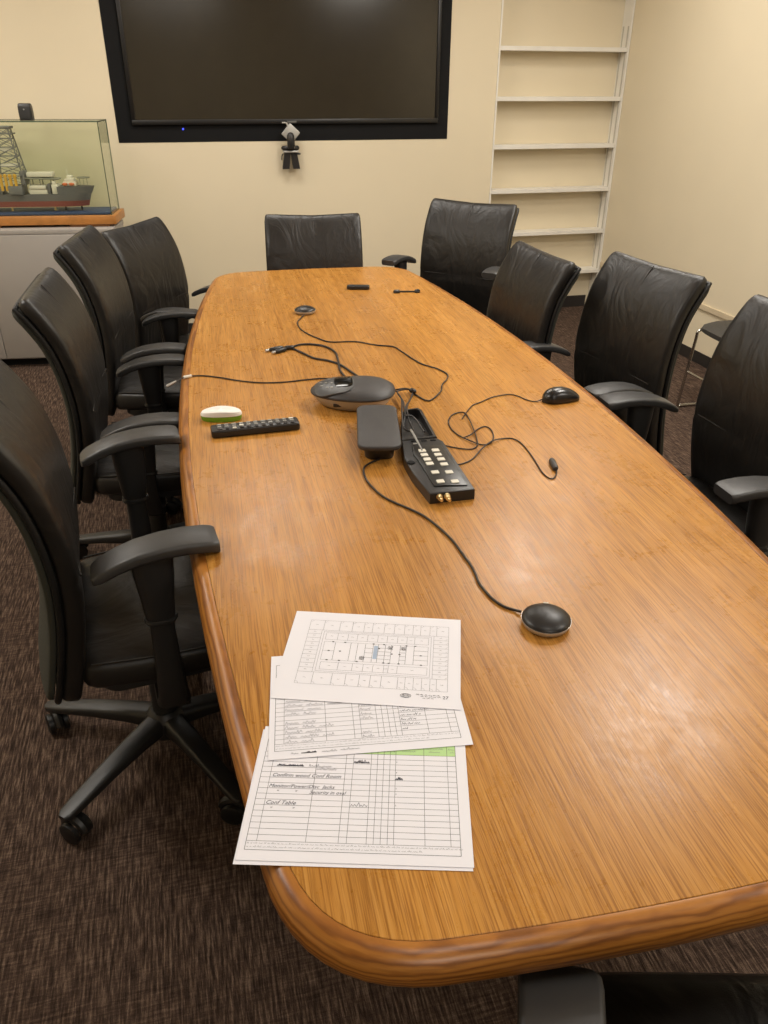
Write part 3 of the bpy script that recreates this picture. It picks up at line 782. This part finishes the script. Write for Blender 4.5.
def plan():
    rnd = random.Random(3); bm = sheet_bm(); z = .00045; z2 = .0006; lw = .00042
    X = lambda f: -SW/2 + SW*f
    Y = lambda f: -SH/2 + SH*f
    def rect(x0, y0, x1, y1, w=lw, mi=2):
        stroke(bm, (X(x0), Y(y0)), (X(x1), Y(y0)), w, z, mi); stroke(bm, (X(x1), Y(y0)), (X(x1), Y(y1)), w, z, mi)
        stroke(bm, (X(x1), Y(y1)), (X(x0), Y(y1)), w, z, mi); stroke(bm, (X(x0), Y(y1)), (X(x0), Y(y0)), w, z, mi)
    def tick(x, y): scribble(bm, X(x)-.002, Y(y), .004, .0012, .0003, z2, 2, rnd)
    def arc(x, y, r, a0, a1): poly_stroke(bm, [(X(x)+r*cos(R(a0+(a1-a0)*k/5)), Y(y)+r*sin(R(a0+(a1-a0)*k/5))) for k in range(6)], .0003, z2, 2)
    ox0, oy0, ox1, oy1 = .105, .165, .93, .895
    # perimeter offices top and bottom
    for (y0, y1, yd) in ((.775, .895, .775), (.165, .29, .29)):
        xs = [ox0, .19, .285, .36, .43, .48, .55, .61, .67, .72, .765, .82, .86, ox1] if y0 > .5 else [ox0, .195, .30, .375, .45, .51, .57, .66, .70, .745, .79, .835, .87, ox1]
        for a, b_ in zip(xs, xs[1:]):
            rect(a, y0, b_, y1); tick((a+b_)/2, (y0+y1)/2); arc(a, y0 if y0 < .5 else y1, .005, 0, 90 if y0 < .5 else -90)
    ys = [.29+.485*k/10 for k in range(11)]
    for a, b_ in zip(ys, ys[1:]):
        rect(ox0, a, .185, b_); tick(.145, (a+b_)/2); rect(.845, a, ox1, b_); tick(.885, (a+b_)/2); arc(.93, a, .004, 90, 180)
    # inner rings
    rect(.20, .305, .83, .76)
    for (y0, y1) in ((.665, .745), (.325, .405)):
        xs = [.215, .285, .345, .40, .46, .52, .575, .635, .69, .735, .815] if y0 > .5 else [.22, .32, .40, .46, .515, .575, .60, .65, .815]
        for a, b_ in zip(xs, xs[1:]): rect(a, y0, b_, y1); tick((a+b_)/2, (y0+y1)/2)
    # core
    rect(.215, .43, .815, .64)
    for x in (.28, .37, .41, .455, .50, .53, .57, .605, .655, .69, .735): stroke(bm, (X(x), Y(.43)), (X(x), Y(.64)), lw*1.2, z, 1)
    stroke(bm, (X(.215), Y(.535)), (X(.28), Y(.535)), lw, z, 1)
    for x0, x1, n in ((.455, .50, 4), (.53, .57, 5), (.57, .605, 5), (.655, .69, 5), (.735, .815, 4)):
        for k in range(1, n): stroke(bm, (X(x0), Y(.43+.21*k/n)), (X(x1), Y(.43+.21*k/n)), lw*1.2, z, 1)
    quad(bm, [(X(.505), Y(.47)), (X(.528), Y(.47)), (X(.528), Y(.62)), (X(.505), Y(.62))], .0004, 5)
    for x, y in ((.25, .535), (.315, .535), (.265, .64), (.335, .64), (.25, .43), (.32, .43), (.5, .64), (.56, .64), (.6, .43), (.57, .43), (.655, .43), (.69, .64), (.775, .535), (.78, .43), (.74, .64), (.61, .535), (.535, .59), (.655, .535), (.42, .43)):
        quad(bm, [(X(x)-.0016, Y(y)-.0011), (X(x)+.0016, Y(y)-.0011), (X(x)+.0016, Y(y)+.0011), (X(x)-.0016, Y(y)+.0011)], .00065, 1)
    for x0, y0 in ((.585, .585), (.66, .585), (.43, .45)):
        for k in range(4): scribble(bm, X(x0), Y(y0+.01*k), .008, .0025, .0004, z2, 1, rnd, 1.3)
    # logo oval, title lines and sheet number
    cx, cy = X(.71), Y(.105)
    for q in (1, .7): poly_stroke(bm, [(cx+.008*q*cos(2*pi*k/20), cy+.0042*q*sin(2*pi*k/20)) for k in range(21)], .0007, z2, 1)
    scribble(bm, cx-.004, cy-.0008, .008, .0018, .0005, z2, 1, rnd)
    for k, (a, b_) in enumerate(((.765, .88), (.79, .88), (.80, .86))):
        x = a
        while x < b_: l = .016; scribble(bm, X(x), Y(.118-.016*k), SW*l, .0019, .0004, z2, 1, rnd); x += l+.006
    add_text(bm, '27', X(.905), Y(.092), .009, z2, 1)
    return bm
PM = [PAPER, INK, INKL, PEN, GREENINK, BLUEINK]
Zp = ZT + .0006
o = link('paper_sheet', sheet_bm(), [PAPER], loc=(.1435, .6865, Zp), rot=(0, 0, R(-16.0)), smooth=0)
tag(o, 'blank looking white sheet peeking out under the lowest ruled form', 'paper', 'loose sheets on the table')
o = link('ruled_form', form(16, 1, hw_bottom), PM, loc=(.1465, .6905, Zp+.0008), rot=(0, 0, R(-16.25)), smooth=0)
tag(o, 'ruled form sheet nearest the camera with a green header and handwriting on the oak table', 'paper', 'loose sheets on the table')
o = link('ruled_form', form(16, 2, hw_mid, False), PM, loc=(.192, .855, Zp+.0020), rot=(0, 0, R(-8.2)), smooth=0)
tag(o, 'ruled form sheet full of handwriting between the floor plan and the nearest form', 'paper', 'loose sheets on the table')
o = link('floor_plan', plan(), PM, loc=(.223, .943, Zp+.0032), rot=(0, 0, R(-19.2)), smooth=0)
tag(o, 'white sheet printed with an office floor plan, top of the paper pile', 'paper', 'loose sheets on the table')

# ------------------------------------------------------------------ things on the table
def pt(px, py, dz=0): return at(px, py, ZT+dz)
def cable(name, label, pix, r=.0024, zs=None, lift=None):
    pts = []
    for i, q in enumerate(pix):
        z = q[2] if len(q) > 2 else 0
        pts.append(at(q[0], q[1], ZT + r + .0006 + z))
    bm = BM(); add_tube(bm, smooth_path(pts, 5), r, 8)
    return bm, pts
def cable_thing(name, label, pix, r=.0024, group=None):
    bm, pts = cable(name, label, pix, r)
    o = link(name, bm, CABLE, smooth=60)
    if label: tag(o, label, 'cable', group)
    return o, pts

# microphone pucks
def puck(c, rz, r, label):
    t = thing('table_microphone', label, 'microphone', c, rz, 'round table microphones')
    bm = BM(); add_lathe(bm, [(.8*r, 0), (.92*r, .003), (r, .010), (r, .0125)], n=40); link('rim', bm, SILVER, t)
    bm = BM(); add_lathe(bm, [(.985*r, .0126), (.97*r, .015), (.85*r, .019), (.6*r, .0235), (.3*r, .026), (.02*r, .027)], n=40); link('dome', bm, DEVBLK, t)
    bm = BM(); add_prism(bm, rrect(.0045, .002, .0019), .0, .0012, .0003); link('indicator', bm, BTNW, t, loc=(0, .80*r, .0205), rot=(R(-18), 0, 0))
    return t
c1 = pt(546, 621, .008); c1.z = ZT + .0005
puck(c1, R(-22), .0415, 'round black table microphone near the floor plan sheet')
c2 = pt(305, 311, .008); c2.z = ZT + .0005
puck(c2, R(-10), .0415, 'round black table microphone at the far end of the table')

# conference phone
pc = pt(353, 393, .03); pc.z = ZT
PA = math.atan2((pt(396, 391, .03)-pt(311, 393, .03)).y, (pt(396, 391, .03)-pt(311, 393, .03)).x)
PL = (pt(396, 391, .035)-pt(311, 393, .035)).length/2
ph = thing('conference_phone', 'oval black conference speakerphone with a silver underside and a small display', 'speakerphone', pc, PA)
def egg(hx, hy, n=48, k=.22):
    return [(hx*cos(2*pi*i/n), hy*math.copysign(abs(sin(2*pi*i/n))**.85, sin(2*pi*i/n))*(1+k*cos(2*pi*i/n)-.05)) for i in range(n)]
PW = .098
bm = BM(); add_loft(bm, [[(x*s, y*s, z) for x, y in egg(PL, PW)] for z, s in ((0, .70), (.004, .76), (.016, .86), (.032, .95), (.036, .96))]); link('silver_base', bm, SILVER, ph)
bm = BM(); add_loft(bm, [[(x*s, y*s, z) for x, y in egg(PL, PW)] for z, s in ((.0362, .985), (.040, 1), (.043, .99), (.050, .9), (.056, .75), (.061, .5), (.0635, .25), (.064, .03))]); link('top_shell', bm, DEVMATTE, ph)
def egg_z(x, y):
    s = max(abs(x)/PL, 0); e = math.hypot(x/PL, y/PW)
    T = [(0.03, .064), (.25, .0635), (.5, .061), (.75, .056), (.9, .05), (.99, .043)]
    for (a, za), (b_, zb) in zip(T, T[1:]):
        if e <= b_: return za + (zb-za)*(e-a)/(b_-a)
    return .043
# tilted control panel at the left end, following the dome
def draped(poly, dz, mi=0):
    bm = BM(); cx = sum(p[0] for p in poly)/len(poly); cy = sum(p[1] for p in poly)/len(poly)
    rings = []
    for q, d in ((1.0, -.002), (1.0, dz*.8), (.97, dz), (.6, dz), (.3, dz), (.02, dz)):
        rings.append([(cx+(x-cx)*q, cy+(y-cy)*q, egg_z(cx+(x-cx)*q, cy+(y-cy)*q)+d) for x, y in poly])
    add_loft(bm, rings, mi); return bm
pan = [(x*.055-.052, y*.066-.002) for x, y in superell(1, 1, 3.0, 36)]
link('control_panel', draped(pan, .0011), mat('panel_grey', (74, 74, 74), .4), ph)
scr = [(x*.026-.026, y*.046+.008) for x, y in superell(1, 1, 4, 28)]
link('display', draped(scr, .0017), mat('display_black', (14, 14, 14), .12), ph)
for i, (bx, by) in enumerate([(-.090, .014), (-.088, -.012), (-.066, .034), (-.075, .004), (-.060, -.034), (-.060, -.006), (-.072, -.030)]):
    p = [(bx+.0045*cos(2*pi*k/10), by+.0035*sin(2*pi*k/10)) for k in range(10)]
    link('button', draped(p, .0024), BTNG, ph)
bm = BM(); add_box(bm, (-.012, -.003, -.004), (.012, .003, .004), .001); link('port', bm, DEVBLK, ph, loc=(-.045, -PW*.86*.8, .02))

# flat pad on a pedestal
qc = pt(378, 425, .045)
pd = thing('cable_hub', 'flat rounded black pad on a short pedestal in front of the speakerphone', 'hub', (qc.x, qc.y, ZT+.0005), R(-12))
pw = (pt(399, 425, .045)-pt(357, 425, .045)).length/2; pl = (pt(378, 403, .045)-pt(378, 445, .045)).length/2
bm = BM(); add_prism(bm, rrect(pw, pl, .028, 6), .034, .046, .004, botbev=.004); link('top_pad', bm, DEVMATTE, pd)
bm = BM(); add_loft(bm, [[(x*s, y*s-.006, z) for x, y in rrect(pw*.72, pl*.82, .022, 5)] for z, s in ((0, .9), (.004, .93), (.034, 1.0))]); link('pedestal', bm, DEVBLK, pd)

# connection box with push buttons
bz = .025
pix = [(402, 412), (407, 409), (418, 407.5), (422, 410), (437, 436), (443, 441), (475, 489), (430, 494), (412, 472), (404, 458), (401, 440)]
org = pt(432, 455); cb = thing('connection_box', 'long black connection box with white buttons and two brass plugs', 'control box', (org.x, org.y, ZT+.0005))
P = [pt(a, b_, bz) for a, b_ in pix]; poly = [(p.x-org.x, p.y-org.y) for p in P]
def area(p): return sum(p[i-1][0]*p[i][1]-p[i][0]*p[i-1][1] for i in range(len(p)))
if area(poly) < 0: poly = poly[::-1]
def lp(a, b_, z=bz): p = pt(a, b_, z); return (p.x-org.x, p.y-org.y)
# body in two halves: deck with buttons and an open bay at the far end
deck = [lp(*q) for q in ((401.5, 441), (437, 438), (443, 441), (475, 489), (430, 494), (412, 472), (404, 458))]
bay = [lp(*q) for q in ((401.5, 440.6), (401, 425), (402, 412), (407, 409), (418, 407.5), (422, 410), (437, 436.5))]
if area(deck) < 0: deck = deck[::-1]
if area(bay) < 0: bay = bay[::-1]
bm = BM(); add_prism(bm, deck, 0, bz, .003); link('body', bm, DEVBLK, cb)
bm = BM(); inb = inset(bay, .008)
add_loft(bm, [[(x, y, 0) for x, y in bay], [(x, y, bz-.002) for x, y in bay], [(x, y, bz) for x, y in inset(bay, .002)], [(x, y, bz) for x, y in inb], [(x, y, .006) for x, y in inb]]); link('cable_bay', bm, DEVBLK, cb)
pl_ = [lp(*q) for q in ((412, 447), (441, 446), (467, 486), (434, 487), (421, 466), (413, 455))]
if area(pl_) < 0: pl_ = pl_[::-1]
bm = BM(); add_prism(bm, pl_, bz+.0002, bz+.003, .001); link('key_plate', bm, mat('key_plate', (30, 30, 29), .3), cb)
bdir = V(lp(475, 489)) - V(lp(443, 441)); bang = math.atan2(bdir.y, bdir.x) + pi/2
for zx, zy in [(295, 143), (310, 172), (330, 203), (348, 233), (388, 140), (405, 170), (427, 202), (448, 237), (385, 293), (483, 292), (422, 357), (523, 357)]:
    x, y = lp(380+zx*.1432, 430+zy*.1432, bz+.005)
    bm = BM(); add_prism(bm, rrect(.0085, .0075, .0015, 2), 0, .0022, .0006); link('button', bm, BTNW, cb, loc=(x, y, bz+.0031), rot=(0, 0, bang))
for zx in (390, 440):
    x, y = lp(380+zx*.1432, 430+100*.1432)
for a, b_ in ((414, 441.5), (424, 441), (433, 440.5), (416, 444)):
    x, y = lp(a, b_); bm = BM(); add_box(bm, (-.007, -.003, 0), (.007, .003, .0012), .0004); link('socket', bm, BTNG if a == 416 else BLACKTRIM, cb, loc=(x, y, bz+.0001), rot=(0, 0, bang))
x, y = lp(411, 463); bm = BM(); add_lathe(bm, [(.009, 0), (.009, .002), (.004, .003)], n=14); link('knob', bm, BLACKTRIM, cb, loc=(x, y, bz+.0001))
fd = V((sin(bang), -cos(bang), 0))
fd = (V((*lp(475, 489), 0)) - V((*lp(443, 441), 0))).normalized()
for a in (439.5, 447.5):
    x, y = lp(a, 497, .016)
    o3 = V((x, y, .016)) - fd*.008
    bm = BM(); add_tube(bm, [o3, o3+fd*.008, o3+fd*.0085, o3+fd*.018, o3+fd*.0185, o3+fd*.026], .006, 12, taper=[.007, .007, .0055, .0055, .0035, .0035]); link('coax_plug', bm, BRASS, cb)

# computer mouse
mc = pt(561, 396, .012); mc.z = ZT+.0005
ma = math.atan2((pt(579, 394)-pt(542, 399)).y, (pt(579, 394)-pt(542, 399)).x)
ms = thing('computer_mouse', 'black corded computer mouse lying near the right edge of the table', 'mouse', mc, ma)
ML = .058
bm = BM(); rings = []
for k in range(17):
    f = k/16; x = -ML + 2*ML*f; e = min(f, 1-f)/.22; s = max(.12, math.sqrt(max(0, 1-(1-min(1, e))**2)))
    w = (.026 + .006*sin(pi*f))*s; h = (.012+.024*sin(pi*min(1, .15+f*.85))**1.0)*(.35+.65*s)
    ring = []
    for a in [2*pi*j/24 for j in range(24)]:
        yy = w*math.copysign(abs(cos(a))**.8, cos(a)); zz = h*max(0, sin(a))**.75 if sin(a) > 0 else 0
        ring.append((x, yy*(1 if zz > 0 else .94), .002+zz if sin(a) > 0 else .0))
    rings.append(ring)
add_loft(bm, rings); link('body', bm, mat('mouse_black', (30, 29, 29), .28), ms, smooth=60)
bm = BM(); add_tube(bm, [(-.034, -.004, .027), (-.034, .004, .027)], .0075, 12); link('scroll_wheel', bm, BTNG, ms)

# tv remote
def rem(label, corners, h, name='remote_control', nb=(3, 11)):
    a, b_, c, d = [pt(*q, h) for q in corners]           # left-far, right-far, right-near, left-near of the top face
    cen = (a+b_+c+d)/4; ang = math.atan2((b_-a).y+(c-d).y, (b_-a).x+(c-d).x)
    L = ((b_-a).length+(c-d).length)/4; W = ((a-d).length+(b_-c).length)/4
    t = thing(name, label, 'remote', (cen.x, cen.y, ZT+.0005), ang)
    return t, L, W
rt_, L, W = rem('long black remote control covered in small buttons on the left of the table', ((208.5, 424), (297.5, 416.5), (299.5, 423), (213, 433)), .02)
W = .024
bm = BM(); add_prism(bm, rrect(L, W, .008, 4), 0, .02, .004, botbev=.004); link('body', bm, DEVBLK, rt_)
for i in range(11):
    for j in range(3):
        x = -L+.022+i*(2*L-.04)/10; y = (j-1)*.0135
        w = .005 if (i+j) % 4 else .006
        bm = BM(); add_prism(bm, rrect(w, .0038, .0015, 2), 0, .0022, .0006)
        link('button', bm, BTNW if (i, j) in ((3, 1), (2, 0), (10, 2)) else (BTNG if (i*3+j) % 3 else DEVMATTE), rt_, loc=(x, y, .0201))
r2, L, W = rem('short plain black remote at the far end of the table', ((347, 283.5), (369.5, 284), (369.5, 287), (347, 287)), .016)
bm = BM(); add_prism(bm, rrect(L, .018, .009, 4), 0, .016, .004, botbev=.004); link('body', bm, DEVBLK, r2)
bm = BM(); add_prism(bm, rrect(.012, .008, .004, 4), .0161, .0175, .0005); link('button', bm, DEVMATTE, r2, loc=(-.03, 0, 0))

# white and green oval eraser
ec = pt(221.5, 415, .015); ea = math.atan2((pt(242, 415)-pt(200, 416)).y, (pt(242, 415)-pt(200, 416)).x)
er = thing('eraser', 'small oval white and green eraser beside the long remote', 'eraser', (ec.x, ec.y+.008, ZT+.0005), ea)
EL = (pt(242, 413, .015)-pt(200.5, 415, .015)).length/2
ov = superell(EL, .026, 2.3, 36)
bm = BM(); add_loft(bm, [[(x*s, y*s, z) for x, y in ov] for z, s in ((0, .93), (.003, .97), (.0135, 1))]); link('felt_base', bm, mat('eraser_green', (118, 168, 40), .6), er)
bm = BM(); add_loft(bm, [[(x*s, y*s, z + .006*(1-(x/EL)**2)*(1 if s < .99 else .2)) for x, y in ov] for z, s in ((.0136, 1.0), (.018, 1.0), (.022, .95), (.024, .8), (.025, .4), (.0252, .03))]); link('white_cap', bm, mat('eraser_white', (244, 242, 236), .4), er)

# short adapter cable at the far end
o = thing('adapter_cable', 'short black adapter cable with a plug at each end, far right of the table', 'cable', pt(407, 291))
L0 = o.location.copy()
bm = BM(); add_tube(bm, smooth_path([pt(q, w, .004)-L0 for q, w in ((399, 291.6), (407, 291.4), (415, 291.6))]), .0035); link('cord', bm, CABLE, o)
for (a, b_) in (((393.5, 292), (400, 291.7)), ((414.5, 291.5), (420, 291.3))):
    p, q = pt(*a, .005)-L0, pt(*b_, .005)-L0
    bm = BM(); add_tube(bm, [p, p.lerp(q, .1), p.lerp(q, .8), q], .006, 8, taper=[.005, .0095, .0095, .005]); link('plug', bm, DEVBLK, o)

# cables
def plug_along(a, b_, r, parent, mt=None):
    bm = BM(); add_tube(bm, [a, a.lerp(b_, .08), a.lerp(b_, .8), b_], r, 10, taper=[r*.7, r, r, r*.5]); link('plug', bm, mt or DEVBLK, parent)
# far microphone cord
o, _ = cable_thing('microphone_cable', 'thin black cord looping from the far microphone to the connection box', [(304.5, 314.5, .003), (301, 318), (297.5, 323), (303, 331), (320, 339), (332, 342), (355, 341.5), (376, 345), (393, 346.5), (401, 351), (420, 363), (437, 368.5), (447, 374), (447, 379), (442, 385), (441, 391), (432, 399.5), (425, 400), (414, 393.5)], .0023)
# near microphone cord
cable_thing('microphone_cable', 'thin black cord running from the flat pad to the near microphone', [(391, 449), (381, 458), (369, 463.5), (363.7, 469), (366, 479), (374.6, 489.5), (384, 497), (394.7, 502.5), (409, 508.5), (423.9, 516), (436, 525), (445.7, 533.5), (455, 543.5), (464, 556), (470, 564), (475, 573), (479, 583), (486, 592), (494, 600), (504, 606.5), (513, 609.5), (521, 611.5, .003)], .0024)
# mouse cord
cable_thing('mouse_cable', 'thin black mouse cord with a loop beside the connection box', [(543, 399, .004), (535, 401.5), (526, 399.5), (518, 396), (509.5, 394.3), (500, 395.5), (491, 397.5), (481, 402), (473, 405), (467.5, 411), (463.5, 416.5), (462, 419)], .0016)
cable_thing('usb_cable', 'thin black cable loop ending in a plug right of the connection box', [(443, 445), (452, 447), (465, 449), (473.5, 448.5), (477.5, 444), (475, 433, .003), (470, 421, .003), (465.5, 413.5), (460, 412.3), (452, 415), (448.5, 421), (451, 428.5), (459, 435.5), (470, 440.5, .002), (481, 444.5), (490, 443.5), (493.5, 437), (491, 429.5), (485, 426.5), (478, 429), (471, 434.5, .003), (464, 437.5)], .0017)
uc = thing('usb_cable', 'thin black cord with a usb plug at its tip, right of the connection box', 'cable', pt(530, 450), 0)
L0 = uc.location.copy()
bm = BM(); add_tube(bm, smooth_path([pt(q[0], q[1], .0022+(q[2] if len(q) > 2 else 0))-L0 for q in ((452, 465), (463, 463.5), (473, 458.5), (482, 448.5, .003), (492, 441, .004), (503, 438.5), (513, 438.7), (521, 443), (529, 452), (537, 464), (542, 472), (549, 478), (554, 478), (556.5, 473), (555.5, 468))], 5), .0017, 8); link('cord', bm, CABLE, uc)
plug_along(pt(555.8, 469, .006)-L0, pt(551, 459, .006)-L0, .0075, uc, DEVMATTE)
# paired video cables near the middle
vc = thing('video_cable', 'pair of thick black cables with metal-tipped plugs lying behind the speakerphone', 'cable', pt(310, 350))
L0 = vc.location.copy()
for path in (((292, 347), (300, 344.5), (312, 344.3), (325, 346.3), (335, 352), (338, 360), (340, 370), (345, 377)), ((293, 348.5), (303, 353), (314, 358), (328, 360.5), (340, 364.5), (350, 371), (358, 376.5))):
    bm = BM(); add_tube(bm, smooth_path([pt(*q, .004)-L0 for q in path]), .0034, 8); link('cord', bm, CABLE, vc)
for a, b_ in (((294, 347.3), (284, 348)), ((286, 349), (275, 352)), ((283, 347.5), (268.5, 350.2))):
    plug_along(pt(*a, .007)-L0, pt(*b_, .007)-L0, .0075, vc)
for a, b_ in (((268.8, 350.1), (265.5, 350.8)), ((275.2, 352), (272, 352.6))):
    p, q = pt(*a, .007)-L0, pt(*b_, .007)-L0; bm = BM(); add_tube(bm, [p, q], .0045, 10); link('plug_tip', bm, SILVER, vc)
# audio lead hanging over the left edge
al = thing('audio_cable', 'thin black audio lead with silver tip hanging over the left table edge', 'cable', pt(250, 381))
L0 = al.location.copy()
e1, e2, e3 = pt(183.5, 377.5, .004), at(176, 381.2, ZT+.004), at(166.5, 386.5, ZT-.004)
bm = BM(); add_tube(bm, smooth_path([pt(q, w, .0028)-L0 for q, w in ((190, 376), (203, 375.7), (220, 377.5), (240, 380.8), (262, 382.7), (285, 382), (303, 380), (320, 378.5), (334, 378.5))]), .0022, 8); link('cord', bm, CABLE, al)
bm = BM(); add_tube(bm, [pt(191.5, 375.9, .004)-L0, e1-L0], .0048, 10); link('sleeve', bm, BTNW, al)
bm = BM(); add_tube(bm, [e1-L0, e2-L0], .0016, 8); link('wire', bm, CABLE, al)
bm = BM(); add_tube(bm, [e2-L0, e2.lerp(e3, .85)-L0, e3-L0], .0042, 10, taper=[.003, .0045, .0035]); link('plug', bm, SILVER, al)
# tied bundle between phone, pad and box
cbn = thing('cable_bundle', 'tied bundle of black cables between the speakerphone and the connection box', 'cable', pt(405, 400))
L0 = cbn.location.copy()
for path in (((395, 390, .02), (400, 389, .025), (406, 388.5, .02), (413, 391, .012)), ((396, 391.5, .015), (402, 390, .012), (408, 389.5, .01), (414, 392, .006)),
             ((413, 391, .008), (411, 398, .012), (408, 404, .02), (407, 409, .035), (409, 420, .024), (413, 430, .014)), ((414, 392, .005), (410, 400, .01), (406, 406, .025), (405, 413, .034), (404, 424, .02)),
             ((397, 392, .02), (401, 398, .02), (402, 404, .02), (402, 411, .036), (402.5, 420, .04), (404, 428, .036), (409, 431, .032), (412, 431, .024)),
             ((398, 394, .015), (403, 401, .018), (404, 407, .03), (406, 415, .04), (412, 416, .038), (418, 422, .03), (424, 432, .016))):
    bm = BM(); add_tube(bm, smooth_path([pt(*q)-L0 for q in path]), .0022, 8); link('cord', bm, CABLE, cbn)
p, q = pt(409.5, 389.7, .014)-L0, pt(416, 392.2, .010)-L0
bm = BM(); add_tube(bm, [p, p.lerp(q, .2), p.lerp(q, .8), q], .007, 10, taper=[.004, .0075, .0075, .004]); link('ferrite', bm, DEVBLK, cbn)
bm = BM(); add_tube(bm, [pt(411, 430, .037)-L0, pt(415, 437, .040)-L0, pt(422, 450, .0395)-L0], .003, 8, taper=[.0032, .003, .0018]); link('probe_tip', bm, BTNG, cbn)

# ------------------------------------------------------------------ lights
def area_light(name, loc, sx, sy, power, col=(1., .95, .875)):
    d = bpy.data.lights.new(name, 'AREA'); d.shape = 'RECTANGLE'; d.size = sx; d.size_y = sy; d.energy = power; d.color = col
    o = bpy.data.objects.new(name, d); COL.objects.link(o); o.location = loc; return o
for loc, sx, sy, pw in (((1.9, 2.35), .5, .5, 34), ((1.7, 3.5), .5, .5, 20), ((-1.4, 2.2), .6, .6, 34), ((.4, 4.4), .9, .5, 20), ((-1.5, 4.3), .6, .6, 20), ((2.3, 4.3), .5, .5, 10), ((.3, -1.8), 1.2, .4, 28), ((2.3, .4), .6, .6, 24), ((.4, .3), .5, .5, 6)):
    area_light('ceiling_panel_and_fill', (*loc, CH-.02), sx, sy, pw)  # ceiling panels, plus unseen fills added to brighten the walls and papers
w = bpy.data.worlds.new('world'); SC.world = w; w.use_nodes = True
w.node_tree.nodes['Background'].inputs['Color'].default_value = (.9, .8, .65, 1); w.node_tree.nodes['Background'].inputs['Strength'].default_value = .05
SC.view_settings.view_transform = 'Standard'; SC.view_settings.look = 'None'; SC.view_settings.gamma = 1; SC.view_settings.exposure = 0
SC.view_settings.use_curve_mapping = False
